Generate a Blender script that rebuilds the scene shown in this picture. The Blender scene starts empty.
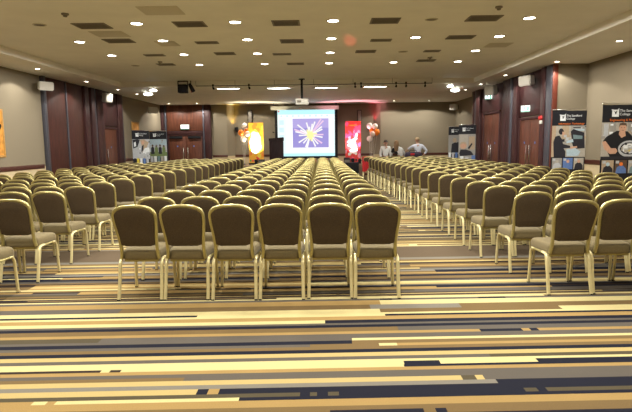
import bpy, bmesh, math, random
from mathutils import Vector, Matrix
R = math.radians
random.seed(7)
scn = bpy.context.scene
COL = scn.collection

# ------------------------------------------------------------------ camera
FPX, CAMH = 515.0, 1.5
PITCH, YAW, ROLL = R(6.825), R(-0.63), R(0.65)
def cam_basis():
    f = Vector((math.sin(YAW)*math.cos(PITCH), math.cos(YAW)*math.cos(PITCH), -math.sin(PITCH)))
    r = Vector((math.cos(YAW), -math.sin(YAW), 0)); u = r.cross(f)
    c, s = math.cos(ROLL), math.sin(ROLL)
    return f, c*r - s*u, s*r + c*u
CF, CR, CU = cam_basis()
cd = bpy.data.cameras.new('camera'); cam = bpy.data.objects.new('camera', cd); COL.objects.link(cam)
cd.sensor_fit = 'HORIZONTAL'; cd.sensor_width = 36; cd.lens = FPX*36/632; cd.clip_end = 200; cd.clip_start = 0.05
mw = Matrix((CR, CU, -CF)).transposed().to_4x4(); mw.translation = (0, 0, CAMH)
cam.matrix_world = mw; scn.camera = cam
def ray(px, py): return CF + CR*((px-316)/FPX) - CU*((py-206)/FPX)
def at_y(px, py, Y):
    d = ray(px, py); return Vector((0, 0, CAMH)) + d*(Y/d.y)
def at_z(px, py, z):
    d = ray(px, py); return Vector((0, 0, CAMH)) + d*((z-CAMH)/d.z)
def at_x(px, py, X):
    d = ray(px, py); return Vector((0, 0, CAMH)) + d*(X/d.x)
def proj(p):
    d = Vector(p) - Vector((0, 0, CAMH)); w = d.dot(CF)
    return (316 + FPX*d.dot(CR)/w, 206 - FPX*d.dot(CU)/w, w)

# ------------------------------------------------------------------ materials
def mat(name, col, rough=0.6, metal=0.0, var=0.12, scale=40.0, spec=0.4, emit=None, estr=1.0, coat=0.0, stretch=None, bump=0.0, sheen=0.0):
    m = bpy.data.materials.new(name); m.use_nodes = True
    nt = m.node_tree; b = nt.nodes['Principled BSDF']
    b.inputs['Roughness'].default_value = rough; b.inputs['Metallic'].default_value = metal
    b.inputs['Specular IOR Level'].default_value = spec; b.inputs['Coat Weight'].default_value = coat
    b.inputs['Sheen Weight'].default_value = sheen
    if emit:
        b.inputs['Base Color'].default_value = (0.02, 0.02, 0.02, 1)
        b.inputs['Emission Color'].default_value = (*emit, 1); b.inputs['Emission Strength'].default_value = estr
        return m
    tc = nt.nodes.new('ShaderNodeTexCoord'); n = nt.nodes.new('ShaderNodeTexNoise')
    n.inputs['Scale'].default_value = scale; n.inputs['Detail'].default_value = 4
    if stretch:
        mp = nt.nodes.new('ShaderNodeMapping'); mp.inputs['Scale'].default_value = stretch
        nt.links.new(tc.outputs['Object'], mp.inputs['Vector']); nt.links.new(mp.outputs['Vector'], n.inputs['Vector'])
    else:
        nt.links.new(tc.outputs['Object'], n.inputs['Vector'])
    rp = nt.nodes.new('ShaderNodeValToRGB')
    rp.color_ramp.elements[0].position = 0.3; rp.color_ramp.elements[1].position = 0.7
    rp.color_ramp.elements[0].color = (*[max(0, c*(1-var)) for c in col], 1)
    rp.color_ramp.elements[1].color = (*[min(1, c*(1+var)) for c in col], 1)
    nt.links.new(n.outputs['Fac'], rp.inputs['Fac']); nt.links.new(rp.outputs['Color'], b.inputs['Base Color'])
    if bump:
        bp = nt.nodes.new('ShaderNodeBump'); bp.inputs['Strength'].default_value = bump; bp.inputs['Distance'].default_value = 0.003
        nt.links.new(n.outputs['Fac'], bp.inputs['Height']); nt.links.new(bp.outputs['Normal'], b.inputs['Normal'])
    return m
def S(r, g, b):   # sRGB 0-255 -> linear
    f = lambda c: (c/12.92 if c <= 0.04045 else ((c+0.055)/1.055)**2.4)
    return (f(r/255), f(g/255), f(b/255))

MT = {}
MT['ceiling'] = mat('ceiling_paint', (0.90, 0.87, 0.79), 0.75, var=0.03, scale=2)
MT['wall'] = mat('wall_fabric', (0.245, 0.205, 0.142), 0.9, var=0.12, scale=60)
MT['wall_low'] = mat('wall_lower_cream', (0.62, 0.50, 0.31), 0.8, var=0.04, scale=10)
MT['dado'] = mat('dark_red_wood', (0.075, 0.022, 0.015), 0.45, var=0.3, scale=8, stretch=(1, 1, 12))
MT['wood_dark'] = mat('mahogany_dark', (0.045, 0.016, 0.016), 0.5, spec=0.25, var=0.35, scale=5, stretch=(6, 6, 0.6))
MT['wood_mid'] = mat('mahogany_panel', (0.060, 0.019, 0.014), 0.5, spec=0.25, var=0.35, scale=4, stretch=(5, 5, 0.5))
MT['wood_door'] = mat('mahogany_door', (0.105, 0.034, 0.018), 0.5, spec=0.3, var=0.3, scale=4, stretch=(5, 5, 0.5))
MT['steel'] = mat('brushed_steel', (0.085, 0.085, 0.105), 0.45, 0.5, var=0.08)
MT['chrome'] = mat('chrome', (0.75, 0.75, 0.75), 0.15, 1.0, var=0.02)
MT['black'] = mat('black_plastic', (0.010, 0.010, 0.012), 0.7, spec=0.2, var=0.2)
MT['black_cloth'] = mat('black_carpeted_box', (0.012, 0.012, 0.016), 0.85, var=0.3, scale=80)
MT['white'] = mat('white_plastic', (0.62, 0.60, 0.54), 0.5, var=0.03)
MT['white_paper'] = mat('white_print', (0.8, 0.8, 0.8), 0.6, var=0.02)
MT['grille'] = mat('vent_grille_grey', (0.19, 0.165, 0.13), 0.6, var=0.1)
MT['vent_frame'] = mat('vent_frame_grey', (0.22, 0.19, 0.15), 0.6, var=0.05)
MT['panel'] = mat('access_panel_beige', (0.62, 0.57, 0.46), 0.7, var=0.03)
MT['gold'] = mat('champagne_gold_tube', (0.46, 0.395, 0.165), 0.34, 0.7, var=0.05, scale=20)
MT['gold_leg'] = mat('pale_gold_tube', (0.78, 0.69, 0.38), 0.35, 0.4, var=0.05, scale=20)
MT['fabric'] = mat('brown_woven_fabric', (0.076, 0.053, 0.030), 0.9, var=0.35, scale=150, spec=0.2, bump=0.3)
MT['fabric_seat_lit'] = mat('brown_seat_fabric_lit', (0.165, 0.128, 0.058), 0.85, var=0.22, scale=150, sheen=0.1, bump=0.3)  # same brown fabric, lightened: light falling on the seats is put into the colour
MT['rubber'] = mat('black_rubber', (0.02, 0.02, 0.02), 0.8)
MT['lamp'] = mat('lamp_lens', (1, 1, 1), emit=(1.0, 0.95, 0.82), estr=14)
MT['lamp_off'] = mat('unlit_lamp_lens', (0.22, 0.19, 0.14), 0.4, var=0.03)
MT['flood'] = mat('flood_lens', (1, 1, 1), emit=(0.98, 1.0, 0.9), estr=10)
MT['ring'] = mat('lamp_trim_ring', (0.6, 0.55, 0.42), 0.4, var=0.02)
# carpet yarns
CP = {'C': (0.56, 0.48, 0.235), 'Y': (0.45, 0.345, 0.145), 'O': (0.33, 0.22, 0.083), 'T': (0.165, 0.11, 0.048), 'G': (0.105, 0.092, 0.077),
      'L': (0.19, 0.175, 0.145), 'N': (0.013, 0.014, 0.024), 'D': (0.035, 0.024, 0.020), 'V': (0.080, 0.066, 0.040), 'B': (0.115, 0.084, 0.054)}
CPK = list(CP)
for k in CPK: MT['cp_'+k] = mat('carpet_yarn_'+k, CP[k], 0.95, var=0.16, scale=220, spec=0.1)

# ------------------------------------------------------------------ mesh builder
class MB:
    def __init__(s): s.v = []; s.f = []; s.m = []
    def add(s, vs, fs, mi=0):
        o = len(s.v); s.v += [tuple(v) for v in vs]; s.f += [tuple(i+o for i in f) for f in fs]; s.m += [mi]*len(fs)
        return s
    def from_bm(s, bm, mi=0):
        bm.verts.index_update()
        s.add([v.co[:] for v in bm.verts], [[v.index for v in f.verts] for f in bm.faces], mi); bm.free(); return s
    def box(s, x0, x1, y0, y1, z0, z1, bev=0.0, mi=0, seg=2):
        if bev <= 0:
            return s.add([(x, y, z) for z in (z0, z1) for y in (y0, y1) for x in (x0, x1)],
                         [(0, 2, 3, 1), (4, 5, 7, 6), (0, 1, 5, 4), (2, 6, 7, 3), (0, 4, 6, 2), (1, 3, 7, 5)], mi)
        bm = bmesh.new(); bmesh.ops.create_cube(bm, size=1)
        for v in bm.verts:
            v.co = ((x0+x1)/2 + v.co.x*(x1-x0), (y0+y1)/2 + v.co.y*(y1-y0), (z0+z1)/2 + v.co.z*(z1-z0))
        bmesh.ops.bevel(bm, geom=bm.edges[:], offset=bev, segments=seg, profile=0.5, affect='EDGES')
        return s.from_bm(bm, mi)
    def tube(s, pts, r, seg=8, mi=0, cap=True, rs=None, flat=1.0):
        pts = [Vector(p) for p in pts]; n = len(pts); vs = []; fs = []
        prev = None
        for i, p in enumerate(pts):
            t = ((pts[min(i+1, n-1)] - p).normalized() + (p - pts[max(i-1, 0)]).normalized())
            t = t.normalized() if t.length > 1e-6 else Vector((0, 0, 1))
            if prev is None:
                a = Vector((0, 1, 0)) if abs(t.y) < 0.9 else Vector((1, 0, 0))
                u = (a - t*a.dot(t)).normalized()
            else:
                u = (prev - t*prev.dot(t)).normalized()
            prev = u; w = t.cross(u); rr = rs[i] if rs else r
            for k in range(seg):
                a = 2*math.pi*k/seg
                vs.append(p + u*math.cos(a)*rr*flat + w*math.sin(a)*rr)
        for i in range(n-1):
            for k in range(seg):
                k2 = (k+1) % seg
                fs.append((i*seg+k, i*seg+k2, (i+1)*seg+k2, (i+1)*seg+k))
        if cap:
            fs.append(tuple(range(seg-1, -1, -1))); fs.append(tuple((n-1)*seg+k for k in range(seg)))
        return s.add(vs, fs, mi)
    def lathe(s, prof, c=(0, 0, 0), seg=20, mi=0, axis='z'):
        vs = []; fs = []; n = len(prof)
        for (r, z) in prof:
            for k in range(seg):
                a = 2*math.pi*k/seg; p = (r*math.cos(a), r*math.sin(a), z)
                if axis == 'y': p = (p[0], p[2], p[1])
                if axis == 'x': p = (p[2], p[0], p[1])
                vs.append((c[0]+p[0], c[1]+p[1], c[2]+p[2]))
        for i in range(n-1):
            for k in range(seg):
                k2 = (k+1) % seg; fs.append((i*seg+k, i*seg+k2, (i+1)*seg+k2, (i+1)*seg+k))
        fs.append(tuple(range(seg-1, -1, -1))); fs.append(tuple((n-1)*seg+k for k in range(seg)))
        return s.add(vs, fs, mi)
    def ball(s, c, rx, ry=None, rz=None, mi=0, u=16, v=10):
        ry = ry or rx; rz = rz or rx
        bm = bmesh.new(); bmesh.ops.create_uvsphere(bm, u_segments=u, v_segments=v, radius=1)
        for q in bm.verts: q.co = (c[0]+q.co.x*rx, c[1]+q.co.y*ry, c[2]+q.co.z*rz)
        return s.from_bm(bm, mi)
    def poly_xz(s, pts, y, th=0.0, mi=0):     # polygon in the x-z plane facing -y
        n = len(pts)
        if th <= 0: return s.add([(x, y, z) for x, z in pts], [tuple(range(n))], mi)
        vs = [(x, y, z) for x, z in pts] + [(x, y+th, z) for x, z in pts]
        fs = [tuple(range(n)), tuple(range(2*n-1, n-1, -1))] + [(i, i+n, (i+1) % n+n, (i+1) % n) for i in range(n)]
        return s.add(vs, fs, mi)
    def build(s, name, mats, parent=None, smooth=True, recalc=True, loc=None, angle=40):
        me = bpy.data.meshes.new(name); me.from_pydata(s.v, [], s.f)
        if not isinstance(mats, (list, tuple)): mats = [mats]
        for m in mats: me.materials.append(m)
        if len(mats) > 1: me.polygons.foreach_set('material_index', s.m)
        if recalc:
            bm = bmesh.new(); bm.from_mesh(me); bmesh.ops.recalc_face_normals(bm, faces=bm.faces[:]); bm.to_mesh(me); bm.free()
        if smooth:
            me.polygons.foreach_set('use_smooth', [True]*len(me.polygons)); me.set_sharp_from_angle(angle=R(angle))
        me.update()
        o = bpy.data.objects.new(name, me); COL.objects.link(o)
        if parent: o.parent = parent
        if loc: o.location = loc
        return o
def tag(o, label=None, cat=None, group=None, kind=None):
    if label: o['label'] = label
    if cat: o['category'] = cat
    if group: o['group'] = group
    if kind: o['kind'] = kind
    return o
def thing(name, label, cat, loc=(0, 0, 0), rz=0.0, group=None):
    o = bpy.data.objects.new(name, None); COL.objects.link(o); o.empty_display_size = 0.2
    o.location = loc; o.rotation_euler = (0, 0, rz)
    return tag(o, label, cat, group)
def struct(name, mb, mats, parent=None, **k):
    o = mb.build(name, mats, parent, **k)
    if parent is None: o['kind'] = 'structure'
    return o
def copy_tree(o, parent=None):
    c = o.copy(); COL.objects.link(c)
    if parent: c.parent = parent
    for ch in list(o.children): copy_tree(ch, c)
    return c

# ------------------------------------------------------------------ room shell
XL, XR, XP, XF = -7.5, 6.6, 5.75, 6.3       # left wall, right near wall, right portal plane, right far wall
YR, YJ, YE, YB, YC = -3.5, 13.05, 19.95, 24.5, 24.85   # rear wall, right jog, portal end, back wall, recess
ZS, ZC = 3.4, 3.55                           # soffit / main ceiling
EX0, EX1, EY = -6.42, 4.9, 16.85            # edge of the raised ceiling
RX0, RX1 = -4.42, 2.80                       # recess in the back wall
DZ = 1.05                                   # top of dado

# floor with woven stripes
SK = 0.031
def ystripe(py):                             # photo row (at the frame's middle) -> carpet coordinate
    p = at_z(321, py, 0); return p.y - SK*p.x
up = lambda z: 240 + z/3.956
lo = lambda z: 322 + z/3.956
ST = [  # (top row, bottom row, colour, [(px0, px1, colour)])
 (up(30), up(74), 'B', []), (up(74), up(82), 'L', []), (up(82), up(88), 'T', []), (up(88), up(99), 'N', []), (up(99), up(115), 'O', [(40, 150, 'T'), (350, 410, 'T')]),
 (up(115), up(124), 'D', [(420, 640, 'G')]), (up(124), up(134), 'L', [(435, 900, 'N')]), (up(134), up(142), 'O', [(-300, 60, 'G')]), (up(142), up(155), 'N', []),
 (up(155), up(162), 'T', []), (up(162), up(180), 'Y', [(-300, 30, 'T'), (310, 900, 'C')]), (up(180), up(190), 'G', [(180, 260, 'O')]), (up(190), up(200), 'O', [(30, 78, 'D'), (550, 900, 'D')]),
 (up(200), up(212), 'V', []), (up(212), up(219), 'C', []), (up(219), up(226), 'N', []), (up(226), up(235), 'C', []),
 (up(235), up(242), 'G', [(380, 392, 'N'), (478, 505, 'N')]), (up(242), up(259), 'O', [(380, 640, 'C')]), (up(259), up(276), 'T', [(-300, 120, 'G'), (370, 460, 'L')]),
 (up(276), up(290), 'C', [(380, 560, 'T')]), (up(290), up(297), 'C', [(-300, 197, 'N')]), (up(297), up(304), 'C', [(385, 900, 'N')]),
 (up(304), up(318), 'O', []), (up(318), up(330), 'C', [(325, 900, 'N')]), (up(330), up(338), 'G', []),
 (lo(13), lo(23), 'N', []), (lo(23), lo(39), 'T', [(398, 900, 'G')]), (lo(39), lo(49), 'O', [(480, 522, 'N'), (530, 538, 'N')]),
 (lo(49), lo(66), 'G', [(-300, 100, 'V')]), (lo(66), lo(75), 'G', [(352, 900, 'C')]), (lo(75), lo(88), 'N', [(352, 900, 'T')]), (lo(88), lo(98), 'G', [(310, 379, 'T'), (379, 397, 'C'), (397, 900, 'O')]),
 (lo(98), lo(110), 'T', []), (lo(110), lo(123), 'N', []), (lo(123), lo(138), 'Y', []), (lo(138), lo(151), 'G', [(490, 900, 'V')]),
 (lo(151), lo(160), 'C', []), (lo(160), lo(174), 'C', [(404, 440, 'N'), (440, 537, 'C'), (537, 900, 'N')]), (lo(174), lo(183), 'C', [(-300, 101, 'D'), (110, 121, 'D'), (404, 900, 'N')]), (lo(183), lo(196), 'O', []),
 (lo(196), lo(209), 'G', []), (lo(209), lo(222), 'G', [(-300, 184, 'T')]), (lo(222), lo(240), 'Y', [(462, 476, 'V'), (484, 900, 'G')]), (lo(240), lo(256), 'L', [(497, 900, 'N')]),
 (lo(256), lo(277), 'N', [(-300, 197, 'Y'), (208, 219, 'O')]), (lo(277), lo(292), 'V', [(300, 310, 'N'), (317, 328, 'N'), (339, 525, 'N'), (538, 547, 'N')]),
 (lo(292), lo(305), 'N', [(-300, 33, 'O'), (33, 47, 'C'), (47, 56, 'O'), (56, 239, 'C')]), (lo(305), lo(333), 'O', []), (lo(333), lo(350), 'T', []),
 (lo(350), lo(368), 'N', [(-300, 10, 'G'), (10, 330, 'T'), (424, 436, 'T'), (447, 900, 'T')]),
]
floor = MB(); FX0, FX1 = -8.2, 7.3
def stripe(y0, y1, segs):
    for a, b, c in segs:
        floor.add([(a, y0+SK*a, 0), (b, y0+SK*b, 0), (b, y1+SK*b, 0), (a, y1+SK*a, 0)], [(0, 1, 2, 3)], CPK.index(c))
for t, b, base, ov in ST:
    y1, y0 = ystripe(t), ystripe(b); pm = (t+b)/2
    cuts = []
    for a, c, k in ov:
        xa = max(FX0, at_z(a, pm - (a-321)*0.019, 0).x if a > -200 else FX0); xb = min(FX1, at_z(c, pm - (c-321)*0.019, 0).x if c < 800 else FX1)
        cuts.append((xa, xb, k))
    cuts.sort(); x = FX0; segs = []
    for xa, xb, k in cuts:
        if xa > x: segs.append((x, xa, base))
        segs.append((max(x, xa), xb, k)); x = xb
    if x < FX1: segs.append((x, FX1, base))
    if up(88) <= t < up(235) and y1-y0 > 0.05:                    # this zone is woven in finer lines
        n = max(2, round((y1-y0)/0.065)); fr = random.Random(int(t*10))
        for q_ in range(n):
            ya, yb_ = y0+(y1-y0)*q_/n, y0+(y1-y0)*(q_+1)/n; sg = []
            for a, b2, k in segs:
                k2 = k if q_ == n//2 else fr.choice({'C': 'CYOG', 'Y': 'YOTC', 'O': 'OTYG', 'T': 'TODG', 'G': 'GNTL', 'L': 'LGCN', 'N': 'NNGD', 'D': 'DTNG', 'V': 'VTGD'}.get(k, k))
                x = a
                while x < b2:
                    x2 = min(b2, x+fr.uniform(1.5, 6)); sg.append((x, x2, k2)); x = x2
                    if fr.random() < 0.45: k2 = fr.choice('COTGNDY')
            stripe(ya, yb_, sg)
        continue
    stripe(y0, y1, segs)
rc = random.Random(11)
def rand_run(ya, yb):
    y = ya; last = None
    while y < yb:
        w = rc.choice([0.035, 0.04, 0.05, 0.06, 0.07, 0.10])*rc.uniform(0.8, 1.2); y2 = min(yb, y+w)
        if yb - y2 < 0.03: y2 = yb
        k = rc.choice([q for q in 'CYOTGLNDVTGNCOYGC' if q != last]); last = k
        segs = []; x = FX0
        while x < FX1:
            ln = rc.uniform(2.0, 9.0); x2 = min(FX1, x+ln); segs.append((x, x2, k)); x = x2
            if x < FX1 and rc.random() < 0.5:
                k2 = rc.choice('CONGT')
                if k2 != k: x2 = min(FX1, x+0.12); segs.append((x, x2, k2)); x = x2
                if rc.random() < 0.6: k = rc.choice('COTGNV')
        stripe(y, y2, segs); y = y2
rand_run(YR-0.6, ystripe(lo(368)))
rand_run(ystripe(up(30)), YC+0.7)
fo = struct('floor', floor, [MT['cp_'+k] for k in CPK], smooth=False, recalc=False)

# ceiling: raised field, riser and lower soffit round it, in one mesh
ce = MB()
zt = ZC + 0.25
def slab(x0, x1, y0, y1, z): ce.box(x0, x1, y0, y1, z, zt)
slab(EX0, EX1, YR-0.2, EY, ZC)
slab(XL-0.2, EX0, YR-0.2, YC+0.2, ZS)
slab(EX1, XR+0.2, YR-0.2, YC+0.2, ZS)
slab(EX0, EX1, EY, YC+0.2, ZS)
struct('ceiling', ce, MT['ceiling'], smooth=False)

def wall(name, boxes):
    """boxes (x0,x1,y0,y1): fabric above the dado, cream below it"""
    mb = MB()
    for (x0, x1, y0, y1) in boxes:
        mb.box(x0, x1, y0, y1, 0, DZ-0.05, mi=1); mb.box(x0, x1, y0, y1, DZ-0.05, ZC+0.2, mi=0)
    return struct(name, mb, [MT['wall'], MT['wall_low']], smooth=False)
T = 0.18
wall('wall_left', [(XL-T, XL, YR-T, YC+T)])
wall('wall_right', [(XR, XR+T, YR-T, YJ), (XP, XR+T, YJ, YJ+T), (XP+0.10, XP+0.30, YJ+T, YE-T), (XP, XR+T, YE-T, YE), (XF, XF+T, YE, YC+T)])
wall('wall_back', [(XL-T, RX0, YB, YC+T), (RX0, RX1, YC, YC+T), (RX1, XF+T, YB, YC+T)])
def splay(mb, xa, xb):
    for z0, z1, mi in ((0, DZ-0.05, 1), (DZ-0.05, ZC+0.2, 0)):
        mb.add([(xa, YB, z0), (xb, YC, z0), (xa, YC, z0), (xa, YB, z1), (xb, YC, z1), (xa, YC, z1)], [(0, 1, 4, 3), (1, 2, 5, 4), (2, 0, 3, 5), (0, 2, 1), (3, 4, 5)], mi)
mb = MB(); splay(mb, RX0-0.02, RX0+0.30); splay(mb, RX1+0.02, RX1-0.30)
trim_wall = struct('wall_recess', mb, [MT['wall'], MT['wall_low']], smooth=False)
wall('wall_rear', [(XL-T, XR+T, YR-T, YR)])
# dado rails
tn = [0]
def trim(mb, m, **k):
    tn[0] += 1; return struct('trim_%d' % tn[0], mb, m, **k)
def rail(x0, x1, y0, y1):
    trim(MB().box(x0, x1, y0, y1, DZ-0.11, DZ, 0.008).box(x0, x1, y0, y1, 0.0, 0.1, 0.004), MT['dado'])
d = 0.03
rail(XL, XL+d, YR, 13.88); rail(XL, XL+d, 16.66, 16.8); rail(XL, XL+d, 19.55, YB)
rail(XR-d, XR, YR, YJ); rail(XP+0.02, XR-d, YJ-d, YJ); rail(XF-d, XF, YE, YB)
rail(XL+d, -7.42, YB-d, YB); rail(-5.12, RX0, YB-d, YB); rail(RX0+0.3, RX1-0.3, YC-d, YC); rail(RX1, XF-d, YB-d, YB)

# ------------------------------------------------------------------ doors and timber portals
def pil(x0, x1, y0, y1, m='wood_dark', z1=ZS-0.002, bev=0.012):
    return trim(MB().box(x0, x1, y0, y1, 0, z1, bev), MT[m])
dn = [0]
def door(axis, a0, a1, face, depth_sign, h, leaves, handle=True, closers=False, mleaf='wood_door'):
    """double door lying in the plane 'face'; axis 'x': spans x, faces -y; axis 'y': spans y, faces sign*x"""
    dn[0] += 1
    def bx(mb, u0, u1, d0, d1, z0, z1, bev=0.004, mi=0):
        if axis == 'x': mb.box(u0, u1, face-d1, face-d0, z0, z1, bev, mi)
        else:
            s = depth_sign; lo_, hi_ = sorted((face+s*d0, face+s*d1)); mb.box(lo_, hi_, u0, u1, z0, z1, bev, mi)
        return mb
    fr = MB(); w = 0.07
    bx(fr, a0, a0+w, 0, 0.08, 0, h+w); bx(fr, a1-w, a1, 0, 0.08, 0, h+w); bx(fr, a0, a1, 0, 0.085, h, h+w)
    root = struct('door_%d' % dn[0], fr, MT['wood_dark'])
    n = leaves; L = (a1-a0-2*w)/n
    for i in range(n):
        u0 = a0+w+i*L+0.004; u1 = u0+L-0.008
        lf = bx(MB(), u0, u1, 0.01, 0.055, 0.01, h-0.005).build('leaf', MT[mleaf], root)
        if handle:
            hu = (u1-0.10 if i == 0 else u0+0.10) if n == 2 else u0+0.1
            hb = MB(); bx(hb, hu-0.015, hu+0.015, 0.085, 0.115, 0.85, 1.42, 0.01); bx(hb, hu-0.01, hu+0.01, 0.05, 0.09, 0.9, 0.93, 0.002); bx(hb, hu-0.01, hu+0.01, 0.05, 0.09, 1.34, 1.37, 0.002)
            hb.build('handle', MT['chrome'], lf)
            pb = MB(); pm = (u0+u1)/2; bx(pb, pm-0.03, pm+0.03, 0.05, 0.058, 1.45, 1.51, 0.002)
            o = pb.build('sign_disc', MT['blue_sign'], lf); o['label'] = 'small blue sign plate'
        if closers:
            cb = MB(); s0 = u0+0.03 if i == 0 else u1-0.63
            bx(cb, s0, s0+0.6, 0.055, 0.13, h-0.14, h-0.03, 0.01); cb.build('door_closer', MT['black'], lf)
    return root
MT['blue_sign'] = mat('blue_sign', (0.05, 0.16, 0.5), 0.4)
# back-left double door
def bx_at(px): return at_y(px, 140, YB).x
b0, b1 = bx_at(168), bx_at(203.5)
pil(bx_at(158), bx_at(165.5), YB-0.16, YB); pil(bx_at(166), bx_at(167.6), YB-0.13, YB, 'steel'); pil(bx_at(203.8), bx_at(205.2), YB-0.13, YB, 'steel'); pil(bx_at(205.6), bx_at(212), YB-0.16, YB)
trim(MB().box(b0, b1, YB-0.07, YB, 2.2, ZS-0.002, 0.004), MT['wood_door'])
trim(MB().box(b0, b1, YB-0.10, YB, 2.05, 2.19, 0.004), MT['wood_dark'])
door('x', b0, b1, YB, 1, 1.98, 2, closers=True)
# left timber wall: sliding panels then a door
def ly(px): return at_x(px, 140, XL).y
pil(XL, XL+0.10, 13.97, 14.1, 'steel'); pil(XL, XL+0.05, 14.13, 15.22, 'wood_mid'); pil(XL, XL+0.07, 15.25, 15.31, 'steel'); pil(XL, XL+0.05, 15.34, 16.35, 'wood_mid'); pil(XL, XL+0.12, 16.36, 16.64)
pil(XL, XL+0.12, 16.82, 17.05); pil(XL, XL+0.10, 17.06, 17.2, 'steel'); pil(XL, XL+0.12, 17.21, 17.72); pil(XL, XL+0.12, 18.95, 19.38); pil(XL, XL+0.10, 19.39, 19.5, 'steel')
trim(MB().box(XL, XL+0.08, 17.73, 18.94, 2.22, ZS-0.002, 0.004), MT['wood_dark'])
door('y', 17.74, 18.93, XL, 1, 2.12, 1)
# right portal
q = XP+0.10
pil(XP-0.03, q, 12.9+T, 13.4, 'steel'); pil(XP-0.05, q, 13.42, 13.66)
MT['red_wood'] = mat('red_wood_trim', (0.13, 0.030, 0.017), 0.4, var=0.2)
trim(MB().box(XP-0.02, XP+0.10, YJ-0.04, YJ-0.001, 0, ZS-0.002, 0.006), MT['red_wood'])
pil(XP-0.05, q, 15.3, 15.62); pil(XP-0.08, q, 15.64, 15.78, 'steel'); pil(XP-0.06, q, 15.79, 16.08); pil(XP-0.05, q, 16.1, 16.5)
pil(XP-0.05, q, 18.85, 19.3); pil(XP-0.03, q, 19.32, 19.5, 'steel'); pil(XP-0.03, q, 19.51, YE-T-0.02)
trim(MB().box(q-0.05, q, 13.68, 15.28, 2.22, ZS-0.002, 0.004), MT['wood_dark'])
trim(MB().box(q-0.05, q, 16.52, 18.83, 2.55, ZS-0.002, 0.004), MT['wood_dark'])
door('y', 13.68, 15.28, q, -1, 2.12, 2); door('y', 16.9, 18.6, q, -1, 2.46, 2)
trim(MB().box(q-0.05, q, 16.52, 16.88, 0, 2.545, 0.004).box(q-0.05, q, 18.62, 18.83, 0, 2.545, 0.004), MT['wood_mid'])

# ------------------------------------------------------------------ lamps
def new_light(name, typ, energy, col, parent=None, loc=(0, 0, 0), **k):
    L = bpy.data.lights.new(name, typ); L.energy = energy; L.color = col
    for a, b in k.items(): setattr(L, a, b)
    o = bpy.data.objects.new(name, L); COL.objects.link(o); o.location = loc
    if parent: o.parent = parent
    return o
WARM = (1.0, 0.96, 0.87)
P_MAIN, P_SOF, P_FLOOD = 70.0, 42.0, 75.0
def downlight(r, lit, power, spot=3.12, soft=0.06):
    root = thing('ceiling_downlight', 'x', 'ceiling light')
    MB().lathe([(r*1.28, 0.0), (r*1.28, -0.006), (r*1.05, -0.010), (r, -0.004), (r, 0.0)], seg=24).build('trim_ring', MT['ring'], root)
    MB().lathe([(r, -0.003), (r*0.7, -0.006), (0.002, -0.007)], seg=24).build('lens', MT['lamp'] if lit else MT['lamp_off'], root)
    if lit: new_light('bulb', 'SPOT', power, WARM, root, (0, 0, -0.03), spot_size=spot, spot_blend=0.15, shadow_soft_size=soft)
    return root
ORD = ['zeroth', 'first', 'second', 'third', 'fourth', 'fifth', 'sixth', 'seventh', 'eighth', 'ninth', 'tenth', 'eleventh', 'twelfth', 'thirteenth',
       'fourteenth', 'fifteenth', 'sixteenth', 'seventeenth', 'eighteenth', 'nineteenth', 'twentieth', 'twenty-first']
on = downlight(0.09, True, P_MAIN); off = downlight(0.085, False, 0); used = {'on': False, 'off': False}
k_ = (ZC-CAMH)/2.2
gx = [x*k_ for x in (-5.06, -3.30, -1.52, 0.24, 2.0, 3.745)]; gy = [9.57*k_, 11.13*k_, 12.8*k_, 14.42*k_]
OFF = {(0, 0), (0, 4), (2, 4), (3, 0)}
def place(o, key, loc, label, group):
    c = o if not used[key] else copy_tree(o); used[key] = True
    c.location = loc; c['label'] = label; c['group'] = group; return c
for j, y in enumerate(gy):
    for i, x in enumerate(gx):
        dark = (j, i) in OFF
        lab = '%s ceiling downlight, %s row from camera, %s from left' % ('unlit grey' if dark else 'lit white', ORD[j+1], ORD[i+1])
        place(off if dark else on, 'off' if dark else 'on', (x, y, ZC), lab, 'downlights in the raised ceiling')
for j in range(1, 5):
    for i, x in enumerate(gx):
        place(on, 'on', (x, gy[0]-1.56*j, ZC), 'lit round downlight in the ceiling above the camera, before the first visible row', 'downlights overhead')

def small_lamp(px, py, label, power, soft=True):
    p = at_z(px, py, ZS)
    return p
sl = downlight(0.055, True, P_SOF, 2.3, 0.04); used['sl'] = False
slb = downlight(0.055, True, 78.0, 2.6, 0.04); used['slb'] = False
SOF = [(37.6, 68.7, 'beside the white speaker above the left wall'), (86.5, 81.4, 'above the tall brown sliding panels'), (118, 89.6, 'above the left timber door'), (137, 94, 'farthest back in left soffit'),
       (619.5, 40.7, 'above the right-hand roller banner'), (557, 61.5, 'above the jog in the right wall'), (505.6, 75, 'above the nearer right door pillar'), (481, 84, 'above the farther right doorway'), (465.6, 89.6, 'farthest back in right soffit'),
       (168.6, 103.6, 'over left jamb of the double door'), (197, 103.4, 'over right leaf of the double door'), (248, 102.6, 'over the yellow display board'), (394, 100.6, 'right of the red-lit wall edge'), (429, 100.3, 'near the back right corner')]
for px, py, w in SOF:
    p = at_z(px, py, ZS); p.x = min(p.x, XF-0.25) if p.y > YE else p.x
    if p.y > YB-0.3: p = Vector((p.x, YB-0.32, ZS))
    bk = p.y > 21.5
    place(slb if bk else sl, 'slb' if bk else 'sl', p, 'small lit soffit downlight ' + w, 'downlights in the lower soffit')

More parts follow.
